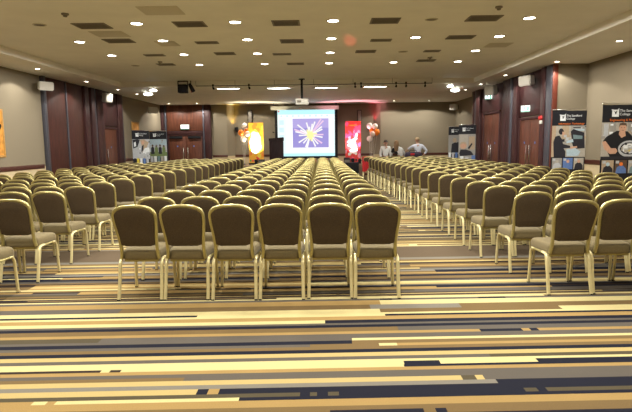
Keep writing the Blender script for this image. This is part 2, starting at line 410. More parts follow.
def flood(px, py, rz, label, w=0.16, l=0.36, power=P_FLOOD, tilt=0.0):
    p = at_z(px, py, ZS); p.y += 0.12
    if tilt: p.z -= 0.09
    root = thing('ceiling_flood_light', label, 'ceiling light', p, rz, 'flood lamps in the front soffit')
    root.rotation_euler = (-tilt, 0, rz)
    if tilt: MB().tube([(0, 0, 0.0), (0, 0, 0.06)], 0.1, 16, rs=[w*0.6, w*0.4]).build('can', MT['ring'], root)
    def ell(a, b, z): return [(a*math.cos(2*math.pi*k/28), b*math.sin(2*math.pi*k/28), z) for k in range(28)]
    m = MB(); A = ell(l*0.62, w*0.62, 0.02); B = ell(l*0.62, w*0.62, -0.012); Cc = ell(l*0.5, w*0.5, -0.012)
    m.add(A+B+Cc, [(i, (i+1) % 28, 28+(i+1) % 28, 28+i) for i in range(28)] + [(28+i, 28+(i+1) % 28, 56+(i+1) % 28, 56+i) for i in range(28)])
    m.build('bezel', MT['ring'], root)
    m = MB(); Cc = ell(l*0.5, w*0.5, -0.010); m.add(Cc + ell(l*0.3, w*0.3, -0.02), [(i, (i+1) % 28, 28+(i+1) % 28, 28+i) for i in range(28)] + [tuple(28+i for i in range(28))])
    m.build('lens', MT['flood'], root)
    new_light('bulb', 'SPOT', power, (1, 0.95, 0.82), root, (0, 0, -0.05), spot_size=1.2 if tilt else 3.0, spot_blend=0.3, shadow_soft_size=0.1)
    return root
for i, (px, py) in enumerate([(227.8, 88.1), (278.4, 87.7), (326.3, 87.3), (375.5, 86.2)]):
    flood(px, py, 0, 'bright oval flood lamp along the lighting track, %s from left' % ORD[i+1], 0.22, 0.78)
flood(152, 86.9, 0.3, 'nearer of two bright flood lamps in the left end of soffit', 0.09, 0.22, 14.0, tilt=0.95); flood(147, 91.0, -0.3, 'farther of two bright flood lamps in the left end of soffit', 0.12, 0.36, 14.0, tilt=0.95)
flood(451, 82.6, 0.3, 'smaller of two bright flood lamps in the right end of soffit', 0.10, 0.22, 14.0, tilt=0.95); flood(456, 87.0, 0.3, 'larger of two bright flood lamps in the right end of soffit', 0.13, 0.34, 14.0, tilt=0.95)

# ------------------------------------------------------------------ vents and panels in the raised ceiling
def vent(px, py, w, d, label, m='grille', slats=True, name='ceiling_vent'):
    p = at_z(px, py, ZC)
    root = thing(name, label, 'vent' if slats else 'ceiling panel', p, 0, 'grilles and panels in the ceiling')
    if slats:
        f = MB(); t = 0.03
        f.box(-w/2, w/2, -d/2, -d/2+t, -0.012, 0).box(-w/2, w/2, d/2-t, d/2, -0.012, 0).box(-w/2, -w/2+t, -d/2+t, d/2-t, -0.012, 0).box(w/2-t, w/2, -d/2+t, d/2-t, -0.012, 0)
        f.build('frame', MT['vent_frame'], root, smooth=False)
        g = MB(); g.box(-w/2+t, w/2-t, -d/2+t, d/2-t, -0.003, 0)
        n = max(3, int((d-2*t)/0.045))
        for i in range(n):
            y = -d/2+t+(i+0.5)*(d-2*t)/n; g.box(-w/2+t, w/2-t, y-0.009, y+0.009, -0.010, -0.003)
        g.build('slats', MT[m], root, smooth=False)
    else:
        MB().box(-w/2, w/2, -d/2, d/2, -0.006, 0, 0.003).build('cover', MT[m], root)
    return root
VW = [(92.3, 25.7, .62, .55, 'first vent grille from left, nearest row'), (190, 24, .58, .52, 'vent grille left of middle, nearest row'), (286, 22.8, .52, .5, 'vent grille over the middle block, nearest row'), (385, 20.5, .54, .52, 'vent grille right of middle, nearest row'), (483.7, 18, .6, .52, 'rightmost vent grille, nearest row'),
      (119, 40.7, .6, .5, 'leftmost vent grille, second row from camera'), (207, 42.4, .5, .3, 'shallow grey vent, second row, left of middle'), (292, 41, .52, .48, 'vent grille over the screen side, second row'), (381, 40, .46, .3, 'shallow grey vent, second row, right of middle'), (460.5, 37, .58, .45, 'rightmost vent grille, second row'),
      (154.6, 55, .5, .3, 'leftmost vent grille, third row'), (225, 53.4, .5, .42, 'second vent grille from left, third row'), (282, 54, .46, .3, 'shallow grey vent in middle, third row'), (365.6, 51.3, .5, .42, 'vent grille right of middle, third row'), (432, 50.8, .4, .3, 'rightmost small vent, third row'),
      (166, 64.3, .48, .4, 'leftmost vent grille, farthest row'), (295.5, 63.6, .48, .42, 'vent grille over the middle block, farthest row'), (426, 60.4, .5, .4, 'rightmost vent grille, farthest row')]
for px, py, w, dd, l in VW: vent(px, py, w*0.9, dd*0.74, 'dark grey ' + l)
for px, py, w, l in [(161, 10.5, .62, 'beige flush access panel in ceiling near the top left'), (110, 34, .6, 'beige flush access panel between two left vents'), (167.6, 43.6, .4, 'beige flush access panel beside a second row downlight'), (498, 45, .5, 'beige flush access panel at right behind a downlight')]:
    vent(px, py, w, .5, l, 'panel', False, 'access_panel')
for px, py, l in [(65, 13.5, 'small smoke detector at the upper left of ceiling'), (160, 61.5, 'small smoke detector by the leftmost farthest vent'), (499, 6.5, 'small smoke detector at upper right of ceiling'), (430, 57, 'small smoke detector by the rightmost farthest vent')]:
    p = at_z(px, py, ZC); root = thing('smoke_detector', l, 'smoke detector', p, 0, 'smoke detectors')
    MB().lathe([(0.055, 0), (0.055, -0.02), (0.04, -0.028)], seg=18).build('base', MT['vent_frame'], root)
    MB().lathe([(0.032, -0.026), (0.028, -0.05), (0.01, -0.055)], seg=18).build('sensor', MT['grille'], root)

# ------------------------------------------------------------------ lighting track, moving head, projector
ty = 16.7; tz = 3.385
ta, tb = at_y(196, 89, ty).x, at_y(432, 86, ty).x
root = thing('lighting_track', 'long thin black lighting track hung under the soffit', 'lighting track', ((ta+tb)/2, ty, ZC))
L = (tb-ta)/2
MB().tube([(-L, 0, tz-ZC), (L, 0, tz-ZC)], 0.010, 8).build('rail', MT['black'], root)
for i in range(7):
    x = -L + 2*L*i/6; MB().tube([(x, 0, tz-ZC), (x, 0, 0.0)], 0.004, 6).build('hanger', MT['black'], root)
for i, px in enumerate([213, 249, 355, 361, 396, 406, 396+29]):
    x = at_y(px, 88, ty).x; r_ = thing('track_spot', 'black spotlight clamped on the ceiling track, %s from left' % ORD[i+1], 'spotlight', (x, ty, tz), 0, 'spotlights on the track')
    MB().box(-0.025, 0.025, -0.025, 0.025, -0.02, 0.05, 0.006).build('clamp', MT['black'], r_)
    tl = 0.5 if i % 2 else -0.4
    MB().tube([(0, 0, -0.02), (0, -0.01, -0.05)], 0.010, 6).build('yoke', MT['black'], r_)
    MB().tube([(0, -0.04, -0.05), (0.005, 0.0, -0.065), (0.01, 0.06, -0.085)], 0.05, 12, rs=[0.018, 0.03, 0.033]).build('lamp_can', MT['black'], r_)
p = at_y(183, 89.6, 16.65)
root = thing('hanging_stage_light', 'square black stage light at left end of lighting track', 'stage light', (p.x, 16.65, ZC-0.001))
MB().box(-0.14, 0.14, -0.13, 0.13, -0.38, -0.12, 0.015).build('housing', MT['black'], root)
MB().box(-0.16, -0.142, -0.03, 0.03, -0.28, -0.02, 0.004).box(0.142, 0.16, -0.03, 0.03, -0.28, -0.02, 0.004).box(-0.16, 0.16, -0.03, 0.03, -0.03, 0, 0.004).build('yoke', MT['black'], root)
p = at_y(191, 90, 16.65)
root = thing('hanging_stage_light', 'slim tilted black lamp just right of the square stage light', 'stage light', (p.x, 16.65, ZC-0.001))
MB().tube([(0.0, 0, 0), (0, 0, -0.12)], 0.015, 8).build('stem', MT['black'], root)
MB().tube([(-0.03, -0.05, -0.10), (0.0, 0, -0.18), (0.06, 0.06, -0.34)], 0.06, 12, rs=[0.04, 0.06, 0.07]).build('lamp_can', MT['black'], root)

p = at_y(302, 101.5, 16.55)
root = thing('ceiling_projector', 'white projector hanging on black pole before the screen', 'projector', (p.x, 16.55, ZC))
MB().tube([(0, 0, 0), (0, 0, p.z-ZC+0.08)], 0.035, 12).build('pole', MT['black'], root)
MB().lathe([(0.1, 0), (0.1, -0.02), (0.05, -0.03)], seg=20).build('ceiling_plate', MT['black'], root)
z0 = p.z-ZC
MB().box(-0.2, 0.2, -0.15, 0.17, z0-0.11, z0+0.08, 0.03).build('body', MT['white'], root)
MB().lathe([(0.05, 0.165), (0.05, 0.20), (0.04, 0.205)], (0.08, 0, z0), 18, axis='y').build('lens', MT['black'], root)
MB().box(-0.15, -0.02, -0.156, -0.148, z0-0.04, z0+0.03, 0.002).build('rear_panel', MT['grille'], root)

# ------------------------------------------------------------------ wall speakers
def wall_speaker(loc, rz, w, h, dd, label, tilt=0.25, m='white'):
    root = thing('wall_speaker', label, 'speaker', loc, rz, 'white wall speakers')   # faces local -y, bracket at +y
    b = MB(); pr = [(-w/2, -dd/2), (w/2, -dd/2), (w/2*0.75, dd/2), (-w/2*0.75, dd/2)]
    bm = bmesh.new()
    vb = [bm.verts.new((x, y, -h/2)) for x, y in pr]; vt = [bm.verts.new((x, y, h/2)) for x, y in pr]
    bm.faces.new(vb[::-1]); bm.faces.new(vt)
    for i in range(4): bm.faces.new((vb[i], vb[(i+1) % 4], vt[(i+1) % 4], vt[i]))
    bmesh.ops.bevel(bm, geom=bm.edges[:], offset=0.02, segments=2, affect='EDGES')
    bmesh.ops.rotate(bm, verts=bm.verts[:], matrix=Matrix.Rotation(tilt, 3, 'X'))
    b.from_bm(bm); b.build('cabinet', MT[m], root)
    g = MB(); bm = bmesh.new(); bmesh.ops.create_cube(bm, size=1)
    for v in bm.verts: v.co = (v.co.x*(w-0.05), -dd/2-0.004+v.co.y*0.012, v.co.z*(h-0.05))
    bmesh.ops.rotate(bm, verts=bm.verts[:], matrix=Matrix.Rotation(tilt, 3, 'X')); g.from_bm(bm); g.build('front_grille', MT['speaker_grille'], root)
    MB().box(-0.03, 0.03, dd/2-0.03, dd/2+0.12, -0.03, 0.03, 0.004).box(-0.05, 0.05, dd/2+0.12, dd/2+0.135, -0.08, 0.08, 0.003).build('bracket', MT['black'], root)
MT['speaker_grille'] = mat('speaker_grille_cream', (0.58, 0.55, 0.49), 0.6, var=0.05, scale=300)
D90 = math.pi/2
wall_speaker((XL+0.32, 13.62, 3.09), D90*0.55, 0.38, 0.22, 0.24, 'white box speaker high on left wall near the sliding panels', 0.12)
wall_speaker((XL+0.34, 17.5, 3.13), D90*0.7, 0.3, 0.3, 0.24, 'white speaker above the left timber door', 0.12)
wall_speaker((XL+0.30, 22.3, 3.03), D90*0.5, 0.4, 0.26, 0.24, 'white speaker high on left wall beside the double door', 0.12)
wall_speaker((XP-0.25, 14.05, 3.12), -D90*0.7, 0.4, 0.26, 0.24, 'white speaker above the nearer right door', 0.12)
wall_speaker((XP-0.25, 16.95, 3.16), -D90*0.7, 0.4, 0.3, 0.24, 'grey-white speaker above the farther right door', 0.12)
wall_speaker((XF-0.30, 23.6, 3.1), -D90*0.6, 0.34, 0.26, 0.24, 'white speaker near the back right corner', 0.12)

# ------------------------------------------------------------------ exit signs
MT['exit_white'] = mat('exit_sign_white', (1, 1, 1), emit=(0.9, 1.0, 0.93), estr=1.6)
MT['exit_green'] = mat('exit_sign_green', (1, 1, 1), emit=(0.02, 0.55, 0.33), estr=0.7)
def exit_sign(loc, rz, label, w=0.38, h=0.2):
    root = thing('exit_sign', label, 'exit sign', loc, rz, 'lit exit signs')
    MB().box(-w/2-0.015, w/2+0.015, 0.0, 0.07, -h/2-0.015, h/2+0.015, 0.006).build('housing', MT['grille'], root)
    MB().box(-w/2, w/2, -0.006, 0.0, -h/2, h/2).build('lit_panel', MT['exit_white'], root, smooth=False)
    m = MB(); y = -0.008
    m.poly_xz([(-w/2, -h/2), (w/2, -h/2), (w/2, -h*0.38), (-w/2, -h*0.38)], y)               # green base band
    m.ball((-0.03, y, 0.062), 0.014, 0.002, 0.014)                                       # running figure
    m.poly_xz([(-0.045, 0.045), (-0.015, 0.045), (-0.02, -0.005), (-0.05, -0.005)], y)
    m.poly_xz([(-0.05, -0.005), (-0.03, -0.005), (0.01, -0.05), (-0.005, -0.055)], y); m.poly_xz([(-0.05, 0.0), (-0.035, -0.005), (-0.075, -0.055), (-0.09, -0.045)], y)
    m.poly_xz([(0.05, 0.06), (0.09, 0.06), (0.09, -0.055), (0.05, -0.055)], y)
    m.build('pictogram', MT['exit_green'], root, smooth=False, recalc=False)
p = at_y(184.8, 127, YB-0.16); exit_sign(p, 0, 'lit white and green exit sign over the back double door')
p = at_x(525.5, 108.8, q-0.15); exit_sign((p.x, p.y, p.z), -D90*0.45, 'lit white exit sign over the nearer right door', 0.24, 0.17)
p = at_x(488.5, 97, q-0.15); exit_sign((p.x, p.y, p.z), -D90*0.45, 'lit exit sign under the speaker at farther right door', 0.24, 0.14)
p = at_x(538.5, 118, XP-0.08); root = thing('fire_alarm_sounder', 'small red sounder on the pillar by the nearer right door', 'alarm', (XP-0.085, 13.52, p.z), -D90)
MB().lathe([(0.06, 0.03), (0.06, 0.0), (0.045, -0.04), (0.02, -0.05)], (0, 0, 0), 18, axis='y').build('sounder', mat('red_plastic', (0.55, 0.03, 0.03), 0.4), root)
MB().box(-0.08, 0.08, 0.0, 0.03, -0.16, -0.07, 0.01).build('base', MT['white'], root)

# ------------------------------------------------------------------ paintings
MT['orange_paint'] = mat('orange_canvas', (0.62, 0.28, 0.05), 0.6, var=0.35, scale=6)
MT['gilt'] = mat('gilt_wood', (0.50, 0.27, 0.07), 0.5, var=0.2, scale=8)
def painting(loc, rz, w, h, label, shape=None):
    root = thing('painting', label, 'painting', loc, rz)
    t = 0.05
    MB().box(-w/2, w/2, -0.03, 0, h/2-t, h/2, 0.006).box(-w/2, w/2, -0.03, 0, -h/2, -h/2+t, 0.006).box(-w/2, -w/2+t, -0.03, 0, -h/2+t, h/2-t, 0.006).box(w/2-t, w/2, -0.03, 0, -h/2+t, h/2-t, 0.006).build('frame', MT['gilt'], root)
    m = MB(); m.box(-w/2+t, w/2-t, -0.018, 0, -h/2+t, h/2-t)
    if shape: m.poly_xz(shape, -0.0195, 0, 1)
    m.build('canvas', [MT['orange_paint'], MT['black']], root, smooth=False)
painting((XL+0.02, 11.75, 1.84), D90, 0.85, 1.12, 'orange gilt-framed picture with a dark shape on left wall',
         [(0.10 + 0.22*math.cos(a)*(1+0.25*math.sin(3*a)), 0.12 + 0.14*math.sin(a)*(1+0.3*math.cos(2*a))) for a in [2*math.pi*k/24 for k in range(24)]])
painting((XL+0.02, 20.9, 2.22), D90, 0.8, 0.5, 'small orange picture on left wall behind roller banners')
painting((XF-0.02, 21.3, 2.42), -D90, 0.7, 0.45, 'small orange picture on right wall behind roller banners')

# ------------------------------------------------------------------ roller banners
PR = {k: mat('print_'+k, c, 0.55, var=0.1, scale=30) for k, c in {
    'black': (0.006, 0.007, 0.012), 'white': (0.75, 0.78, 0.8), 'orange': (0.75, 0.18, 0.03), 'grey': (0.30, 0.29, 0.27), 'pale': (0.40, 0.37, 0.32), 'blue': (0.10, 0.18, 0.42), 'skin': (0.55, 0.32, 0.22),
    'dark': (0.018, 0.018, 0.026), 'teal': (0.16, 0.24, 0.26), 'tan': (0.42, 0.32, 0.22), 'green': (0.16, 0.22, 0.08), 'sky': (0.40, 0.52, 0.60), 'yellow': (0.7, 0.55, 0.05), 'brown': (0.10, 0.06, 0.04), 'steel': (0.45, 0.47, 0.5)}.items()}
PK = list(PR)
def text_obj(s, size, loc, m, parent, name='lettering', align='LEFT'):
    c = bpy.data.curves.new(name, 'FONT'); c.body = s; c.size = size; c.align_x = align; c.extrude = 0.0008
    o = bpy.data.objects.new('tmp_text', c); COL.objects.link(o)
    dg = bpy.context.evaluated_depsgraph_get(); me = bpy.data.meshes.new_from_object(o.evaluated_get(dg))
    bpy.data.objects.remove(o); me.materials.clear(); me.materials.append(m)
    me.transform(Matrix.Rotation(D90, 4, 'X')); me.transform(Matrix.Translation(loc))
    r = bpy.data.objects.new(name, me); COL.objects.link(r); r.parent = parent; return r
def roller_banner(loc, rz, w, h, label, art, line2=None):
    root = thing('roller_banner', label, 'banner', loc, rz, 'college roller banners')
    MB().box(-w/2-0.02, w/2+0.02, -0.06, 0.10, 0.0, 0.09, 0.02).build('base', MT['steel'], root)
    MB().box(-w/2-0.005, w/2+0.005, -0.012, 0.012, h-0.02, h+0.012, 0.006).build('top_bar', MT['chrome'], root)
    MB().tube([(0, 0.03, 0.05), (0, 0.02, h-0.02)], 0.012, 8).build('pole', MT['steel'], root)
    s = MB().box(-w/2, w/2, -0.003, 0.0, 0.09, h-0.01).build('printed_sheet', PR['black'], root, smooth=False)
    g = MB(); y0 = -0.0045; st = [0]
    def P(pts, k):
        st[0] += 1; g.add([((x-0.5)*w, y0-0.00012*st[0], h*zmap(z)) for x, z in pts], [tuple(range(len(pts)))], PK.index(k))
    def zmap(z):
        if z >= 0.862: return 0.89 + (z-0.868)*0.94
        if z >= 0.305: return 0.525 + (z-0.31)*0.628
        return 0.40 + (z-0.10)*0.575
    def RC(x0, x1, z0, z1, k): P([(x0, z0), (x1, z0), (x1, z1), (x0, z1)], k)
    def EL(cx, cz, rx, rz_, k, n=16): P([(cx+rx*math.cos(2*math.pi*i/n), cz+rz_*math.sin(2*math.pi*i/n)) for i in range(n)], k)
    cl = random.Random(len(label)); base_rc = RC
    def clutter(x0, x1, z0, z1, ks, n):
        for i in range(n):
            a, b = cl.uniform(x0, x1), cl.uniform(z0, z1); w_, h_ = cl.uniform(0.02, 0.10), cl.uniform(0.01, 0.06)
            RC(max(x0, a-w_/2), min(x1, a+w_/2), max(z0, b-h_/2), min(z1, b+h_/2), cl.choice(ks))
    art(P, RC, EL, clutter)
    # logo: white square with a dark swallow shape breaking its top corners
    RC(0.22, 0.385, 0.868, 0.932, 'white'); P([(0.19, 0.932), (0.24, 0.936), (0.30, 0.915), (0.36, 0.936), (0.385, 0.948), (0.385, 0.925), (0.33, 0.918), (0.26, 0.92)], 'white')
    P([(0.25, 0.925), (0.30, 0.912), (0.345, 0.926), (0.325, 0.905), (0.315, 0.892), (0.295, 0.892), (0.285, 0.91)], 'black')
    g.build('printed_picture', [PR[k] for k in PK], s, smooth=False, recalc=False)
    text_obj('The Sandford', 0.066*w/0.8, (-0.095*w, -0.008, 0.932*h), PR['white'], s)
    text_obj('College', 0.066*w/0.8, (-0.095*w, -0.008, 0.902*h), PR['white'], s)
    if line2: o = text_obj(line2, 0.062*w/0.8, (-0.32*w, -0.008, 0.853*h), PR['orange'], s); o['label'] = 'orange lettering'
    return root
def thumbs(P, RC, EL, cols):
    for i, (bg, a, b) in enumerate(cols):
        x0 = 0.035+i*0.32; RC(x0, x0+0.29, 0.10, 0.30, bg); P([(x0+0.02, 0.10), (x0+0.05, 0.19), (x0+0.12, 0.22), (x0+0.2, 0.215), (x0+0.27, 0.17), (x0+0.28, 0.10)], b); EL(x0+0.15, 0.24, 0.045, 0.03, a); RC(x0+0.02, x0+0.1, 0.25, 0.29, 'steel')
def art_it(P, RC, EL, CL):
    RC(0.0, 1.0, 0.31, 0.815, 'pale'); RC(0.0, 0.12, 0.31, 0.815, 'tan'); RC(0.3, 0.5, 0.6, 0.815, 'tan'); RC(0.55, 1.0, 0.70, 0.815, 'grey'); RC(0.6, 0.95, 0.73, 0.76, 'sky'); RC(0.62, 0.86, 0.775, 0.79, 'dark'); CL(0.3, 1.0, 0.5, 0.81, ['grey', 'pale', 'steel', 'dark', 'tan'], 22)
    P([(0.08, 0.31), (0.05, 0.55), (0.10, 0.64), (0.22, 0.66), (0.30, 0.60), (0.34, 0.52), (0.55, 0.49), (0.56, 0.455), (0.36, 0.45), (0.42, 0.40), (0.42, 0.31)], 'dark')
    EL(0.27, 0.72, 0.075, 0.05, 'dark'); P([(0.30, 0.72), (0.36, 0.71), (0.375, 0.69), (0.36, 0.665), (0.31, 0.66)], 'skin')
    P([(0.55, 0.72), (0.62, 0.76), (0.95, 0.70), (0.98, 0.45), (0.70, 0.44), (0.62, 0.5)], 'dark'); P([(0.62, 0.67), (0.90, 0.65), (0.9, 0.60), (0.64, 0.60)], 'teal')
    P([(0.42, 0.56), (0.62, 0.60), (0.64, 0.55), (0.45, 0.53)], 'sky'); P([(0.44, 0.43), (0.46, 0.325), (0.80, 0.325), (0.86, 0.40), (0.70, 0.455)], 'sky'); P([(0.55, 0.47), (0.75, 0.485), (0.76, 0.46), (0.57, 0.44)], 'skin')
    thumbs(P, RC, EL, [('grey', 'pale', 'steel'), ('blue', 'skin', 'blue'), ('pale', 'skin', 'dark')])
def art_eng(P, RC, EL, CL):
    RC(0.0, 1.0, 0.31, 0.815, 'pale'); RC(0.05, 0.16, 0.60, 0.80, 'steel'); RC(0.2, 0.34, 0.66, 0.815, 'grey'); RC(0.62, 0.74, 0.64, 0.815, 'grey'); P([(0.80, 0.64), (0.93, 0.66), (0.93, 0.76), (0.80, 0.72)], 'orange'); CL(0.0, 0.8, 0.5, 0.81, ['grey', 'pale', 'steel', 'white', 'tan'], 18)
    P([(0.04, 0.56), (0.12, 0.62), (0.36, 0.70), (0.62, 0.69), (0.78, 0.60), (0.80, 0.50), (0.60, 0.34), (0.22, 0.34)], 'black')
    P([(0.42, 0.69), (0.56, 0.69), (0.58, 0.63), (0.48, 0.60), (0.41, 0.65)], 'skin'); EL(0.50, 0.735, 0.09, 0.062, 'skin'); P([(0.41, 0.745), (0.42, 0.80), (0.50, 0.812), (0.58, 0.80), (0.60, 0.75), (0.57, 0.772), (0.44, 0.775)], 'brown')
    EL(0.47, 0.742, 0.012, 0.005, 'brown'); EL(0.535, 0.742, 0.012, 0.005, 'brown'); RC(0.475, 0.53, 0.70, 0.705, 'brown')
    P([(0.02, 0.55), (0.10, 0.56), (0.24, 0.46), (0.36, 0.46), (0.40, 0.42), (0.36, 0.385), (0.22, 0.38), (0.08, 0.45)], 'skin')
    EL(0.68, 0.45, 0.27, 0.115, 'steel', 20); EL(0.68, 0.455, 0.22, 0.085, 'dark', 20); EL(0.68, 0.455, 0.18, 0.07, 'white', 20); EL(0.66, 0.46, 0.12, 0.045, 'steel'); RC(0.56, 0.80, 0.40, 0.44, 'pale'); RC(0.66, 0.74, 0.415, 0.445, 'yellow'); CL(0.45, 0.95, 0.38, 0.56, ['dark', 'pale', 'steel', 'white'], 16)
    P([(0.72, 0.66), (0.75, 0.66), (0.86, 0.54), (0.83, 0.53)], 'orange'); RC(0.0, 1.0, 0.31, 0.345, 'dark')
    thumbs(P, RC, EL, [('tan', 'sky', 'dark'), ('brown', 'orange', 'blue'), ('pale', 'skin', 'teal')])
def art_lab(P, RC, EL, CL):
    RC(0, 1, 0.25, 0.815, 'steel'); CL(0, 1, 0.26, 0.81, ['grey', 'pale', 'white', 'dark'], 26); P([(0.05, 0.55), (0.3, 0.6), (0.45, 0.8), (0.3, 0.815), (0.02, 0.8)], 'dark'); P([(0.1, 0.6), (0.22, 0.62), (0.2, 0.75), (0.1, 0.72)], 'white'); P([(0.45, 0.8), (0.7, 0.81), (0.95, 0.72), (0.8, 0.55), (0.6, 0.5)], 'tan')
    EL(0.62, 0.72, 0.08, 0.05, 'skin'); P([(0.55, 0.4), (0.98, 0.45), (0.98, 0.58), (0.7, 0.56)], 'white'); P([(0.5, 0.45), (0.62, 0.5), (0.66, 0.66), (0.55, 0.62)], 'dark'); RC(0.05, 0.4, 0.3, 0.5, 'steel')
    for i, k in enumerate(['dark', 'yellow', 'white', 'blue', 'steel']): RC(0.05+i*0.18, 0.19+i*0.18, 0.1, 0.27, k)
def art_group(P, RC, EL, CL):
    RC(0, 1, 0.25, 0.815, 'steel'); RC(0, 1, 0.62, 0.815, 'sky'); RC(0, 1, 0.25, 0.42, 'green'); CL(0, 1, 0.4, 0.8, ['grey', 'pale', 'sky', 'steel'], 20)
    for i in range(4):
        x = 0.16+i*0.22; EL(x, 0.62-0.02*(i % 2), 0.055, 0.035, 'brown'); P([(x-0.1, 0.36), (x-0.09, 0.55), (x, 0.59), (x+0.09, 0.55), (x+0.1, 0.36)], 'green' if i % 2 else 'dark')
    for i, k in enumerate(['steel', 'white', 'teal', 'pale', 'white']): RC(0.02+i*0.2, 0.18+i*0.2, 0.1, 0.30, k)
def art_child(P, RC, EL, CL):
    RC(0, 1, 0.1, 0.815, 'grey'); RC(0.05, 0.55, 0.45, 0.8, 'pale'); RC(0.6, 0.95, 0.4, 0.75, 'tan'); EL(0.28, 0.50, 0.2, 0.085, 'skin'); P([(0.08, 0.53), (0.12, 0.59), (0.28, 0.61), (0.44, 0.59), (0.48, 0.53), (0.28, 0.565)], 'tan')
    P([(0.05, 0.3), (0.12, 0.4), (0.45, 0.40), (0.75, 0.35), (0.9, 0.25), (0.1, 0.22)], 'dark'); P([(0.55, 0.45), (0.78, 0.58), (0.82, 0.54), (0.62, 0.4)], 'dark'); RC(0.78, 1.0, 0.1, 0.24, 'blue'); RC(0.1, 0.3, 0.1, 0.22, 'white'); RC(0.4, 0.6, 0.1, 0.2, 'steel')
def art_far(P, RC, EL, CL):
    RC(0, 1, 0.25, 0.815, 'grey'); EL(0.45, 0.66, 0.14, 0.07, 'tan'); P([(0.2, 0.3), (0.25, 0.55), (0.5, 0.6), (0.75, 0.55), (0.8, 0.3)], 'dark'); RC(0.6, 1.0, 0.3, 0.6, 'dark')
    for i, k in enumerate(['white', 'steel', 'blue', 'pale']): RC(0.03+i*0.24, 0.2+i*0.24, 0.1, 0.30, k)
def ban(px0, px1, pyt, h, label, art, line2, rz=0.0):
    Y = 515*(h-CAMH)/((144.3-0.0114*((px0+px1)/2-321))-pyt)*0.995
    a, b = at_y(px0, pyt, Y), at_y(px1, pyt, Y)
    return roller_banner(((a.x+b.x)/2, Y, 0), rz, b.x-a.x, h, label, art, line2), Y
ban(552.8, 587, 110.8, 2.2, 'black roller banner with a man at a computer, before the right wall jog', art_it, 'Information Technology')
ban(603, 645, 105, 2.2, 'black roller banner with a man holding a steel machine, at right edge', art_eng, 'Engineering & Manufacturing')
root, _ = ban(131.6, 149, 130.8, 2.1, 'left one of two roller banners standing near the back double door', art_lab, None)
root, _ = ban(147.4, 164.6, 131.2, 2.12, 'right one of two roller banners near back door, showing seated group', art_group, None); root.location.y += 0.22
root, _ = ban(449, 463, 126.8, 2.15, 'roller banner half hidden at far right before the corner', art_far, None); root.location.y += 0.3; root.location.x += 0.06
root, _ = ban(459.5, 476.5, 125.2, 2.15, 'roller banner with a fair-haired child beside the right timber portal', art_child, None); root.location.x -= 0.02

# ------------------------------------------------------------------ stage, screen, lectern, displays
SY, SZ = 23.1, 0.6
sx0, sx1 = -4.05, 1.95
MT['stage_top'] = mat('stage_beige_carpet', (0.40, 0.29, 0.20), 0.9, var=0.1, scale=60)
root = thing('stage_platform', 'low beige carpeted stage along the middle of back wall', 'stage', ((sx0+sx1)/2, SY, 0))
w = (sx1-sx0)/2
MB().box(-w, w, 0.02, YC-SY-0.05, 0.0, SZ-0.03).build('riser', MT['stage_top'], root, smooth=False)
MB().box(-w-0.01, w+0.01, 0, YC-SY-0.05, SZ-0.03, SZ, 0.006).build('deck', MT['stage_top'], root)

YS = 24.3
a, b = at_y(277.3, 110, YS), at_y(335, 155.8, YS)
cx = (a.x+b.x)/2; hw = (b.x-a.x)/2; zt_, zb_ = a.z, b.z
root = thing('projection_screen', 'large lit projection screen with purple firework picture', 'screen', (cx, YS, ZS))
h0, h1 = at_y(270.6, 108, YS-0.05).x-cx, at_y(338.9, 108, YS-0.05).x-cx
zc = at_y(305, 107.8, YS-0.05).z - ZS
MB().box(h0, h1, -0.13, 0.05, zc-0.09, zc+0.085, 0.02).build('housing', MT['white'], root)
MB().box(h0+0.1, h0+0.16, -0.04, 0.0, zc+0.085, 0, 0.004).box(h1-0.16, h1-0.1, -0.04, 0.0, zc+0.085, 0, 0.004).build('hanger', MT['steel'], root)
bw = 0.13
cloth = MB().box(-hw-bw, hw+bw, 0.0, 0.006, zb_-ZS-0.07, zc-0.08).build('screen_cloth', MT['black'], root, smooth=False)
MB().tube([(-hw-bw-0.03, 0.0, zb_-ZS-0.085), (hw+bw+0.03, 0.0, zb_-ZS-0.085)], 0.025, 10).build('bottom_bar', MT['black'], root)
EM = {k: mat('screen_'+k, (1, 1, 1), emit=c, estr=0.8) for k, c in {'pale': (0.80, 0.95, 0.96), 'white': (1.0, 1.0, 1.0), 'cyan': (0.48, 0.86, 0.93), 'purple': (0.30, 0.26, 0.62), 'yellow': (0.95, 0.88, 0.35), 'ray': (0.88, 0.86, 0.85), 'pink': (0.80, 0.55, 0.75), 'line': (0.60, 0.80, 0.85), 'lilac': (0.42, 0.36, 0.70), 'red': (0.8, 0.12, 0.1)}.items()}
EK = list(EM); g = MB(); st = 0
def SC(x, y): return ((-hw + 2*hw*x), zt_-ZS + (zb_-zt_)*y)
def SP(pts, k):
    global st
    st += 1; g.add([(SC(x, y)[0], -0.002-0.0003*st, SC(x, y)[1]) for x, y in pts], [tuple(range(len(pts)))], EK.index(k))
def SR(x0, x1, y0, y1, k): SP([(x0, y0), (x1, y0), (x1, y1), (x0, y1)], k)
SR(0, 1, 0, 1, 'pale'); SR(0, 1, 0, 0.10, 'cyan'); SR(0.01, 0.035, 0.015, 0.05, 'red'); SR(0.02, 0.96, 0.105, 0.16, 'white')
for i in range(9): SR(0.05+i*0.1, 0.09+i*0.1, 0.115, 0.15, 'line')
SR(0.0, 0.14, 0.17, 0.93, 'pale')
for i in range(4): SR(0.03, 0.11, 0.22+i*0.16, 0.32+i*0.16, 'line')
SR(0.15, 0.97, 0.17, 0.92, 'white'); SR(0.15, 0.97, 0.9, 0.93, 'pale'); SR(0, 1, 0.94, 1, 'cyan'); SR(0.95, 1, 0.16, 0.94, 'pale')
U0, U1, V0, V1 = 0.262, 0.892, 0.19, 0.815
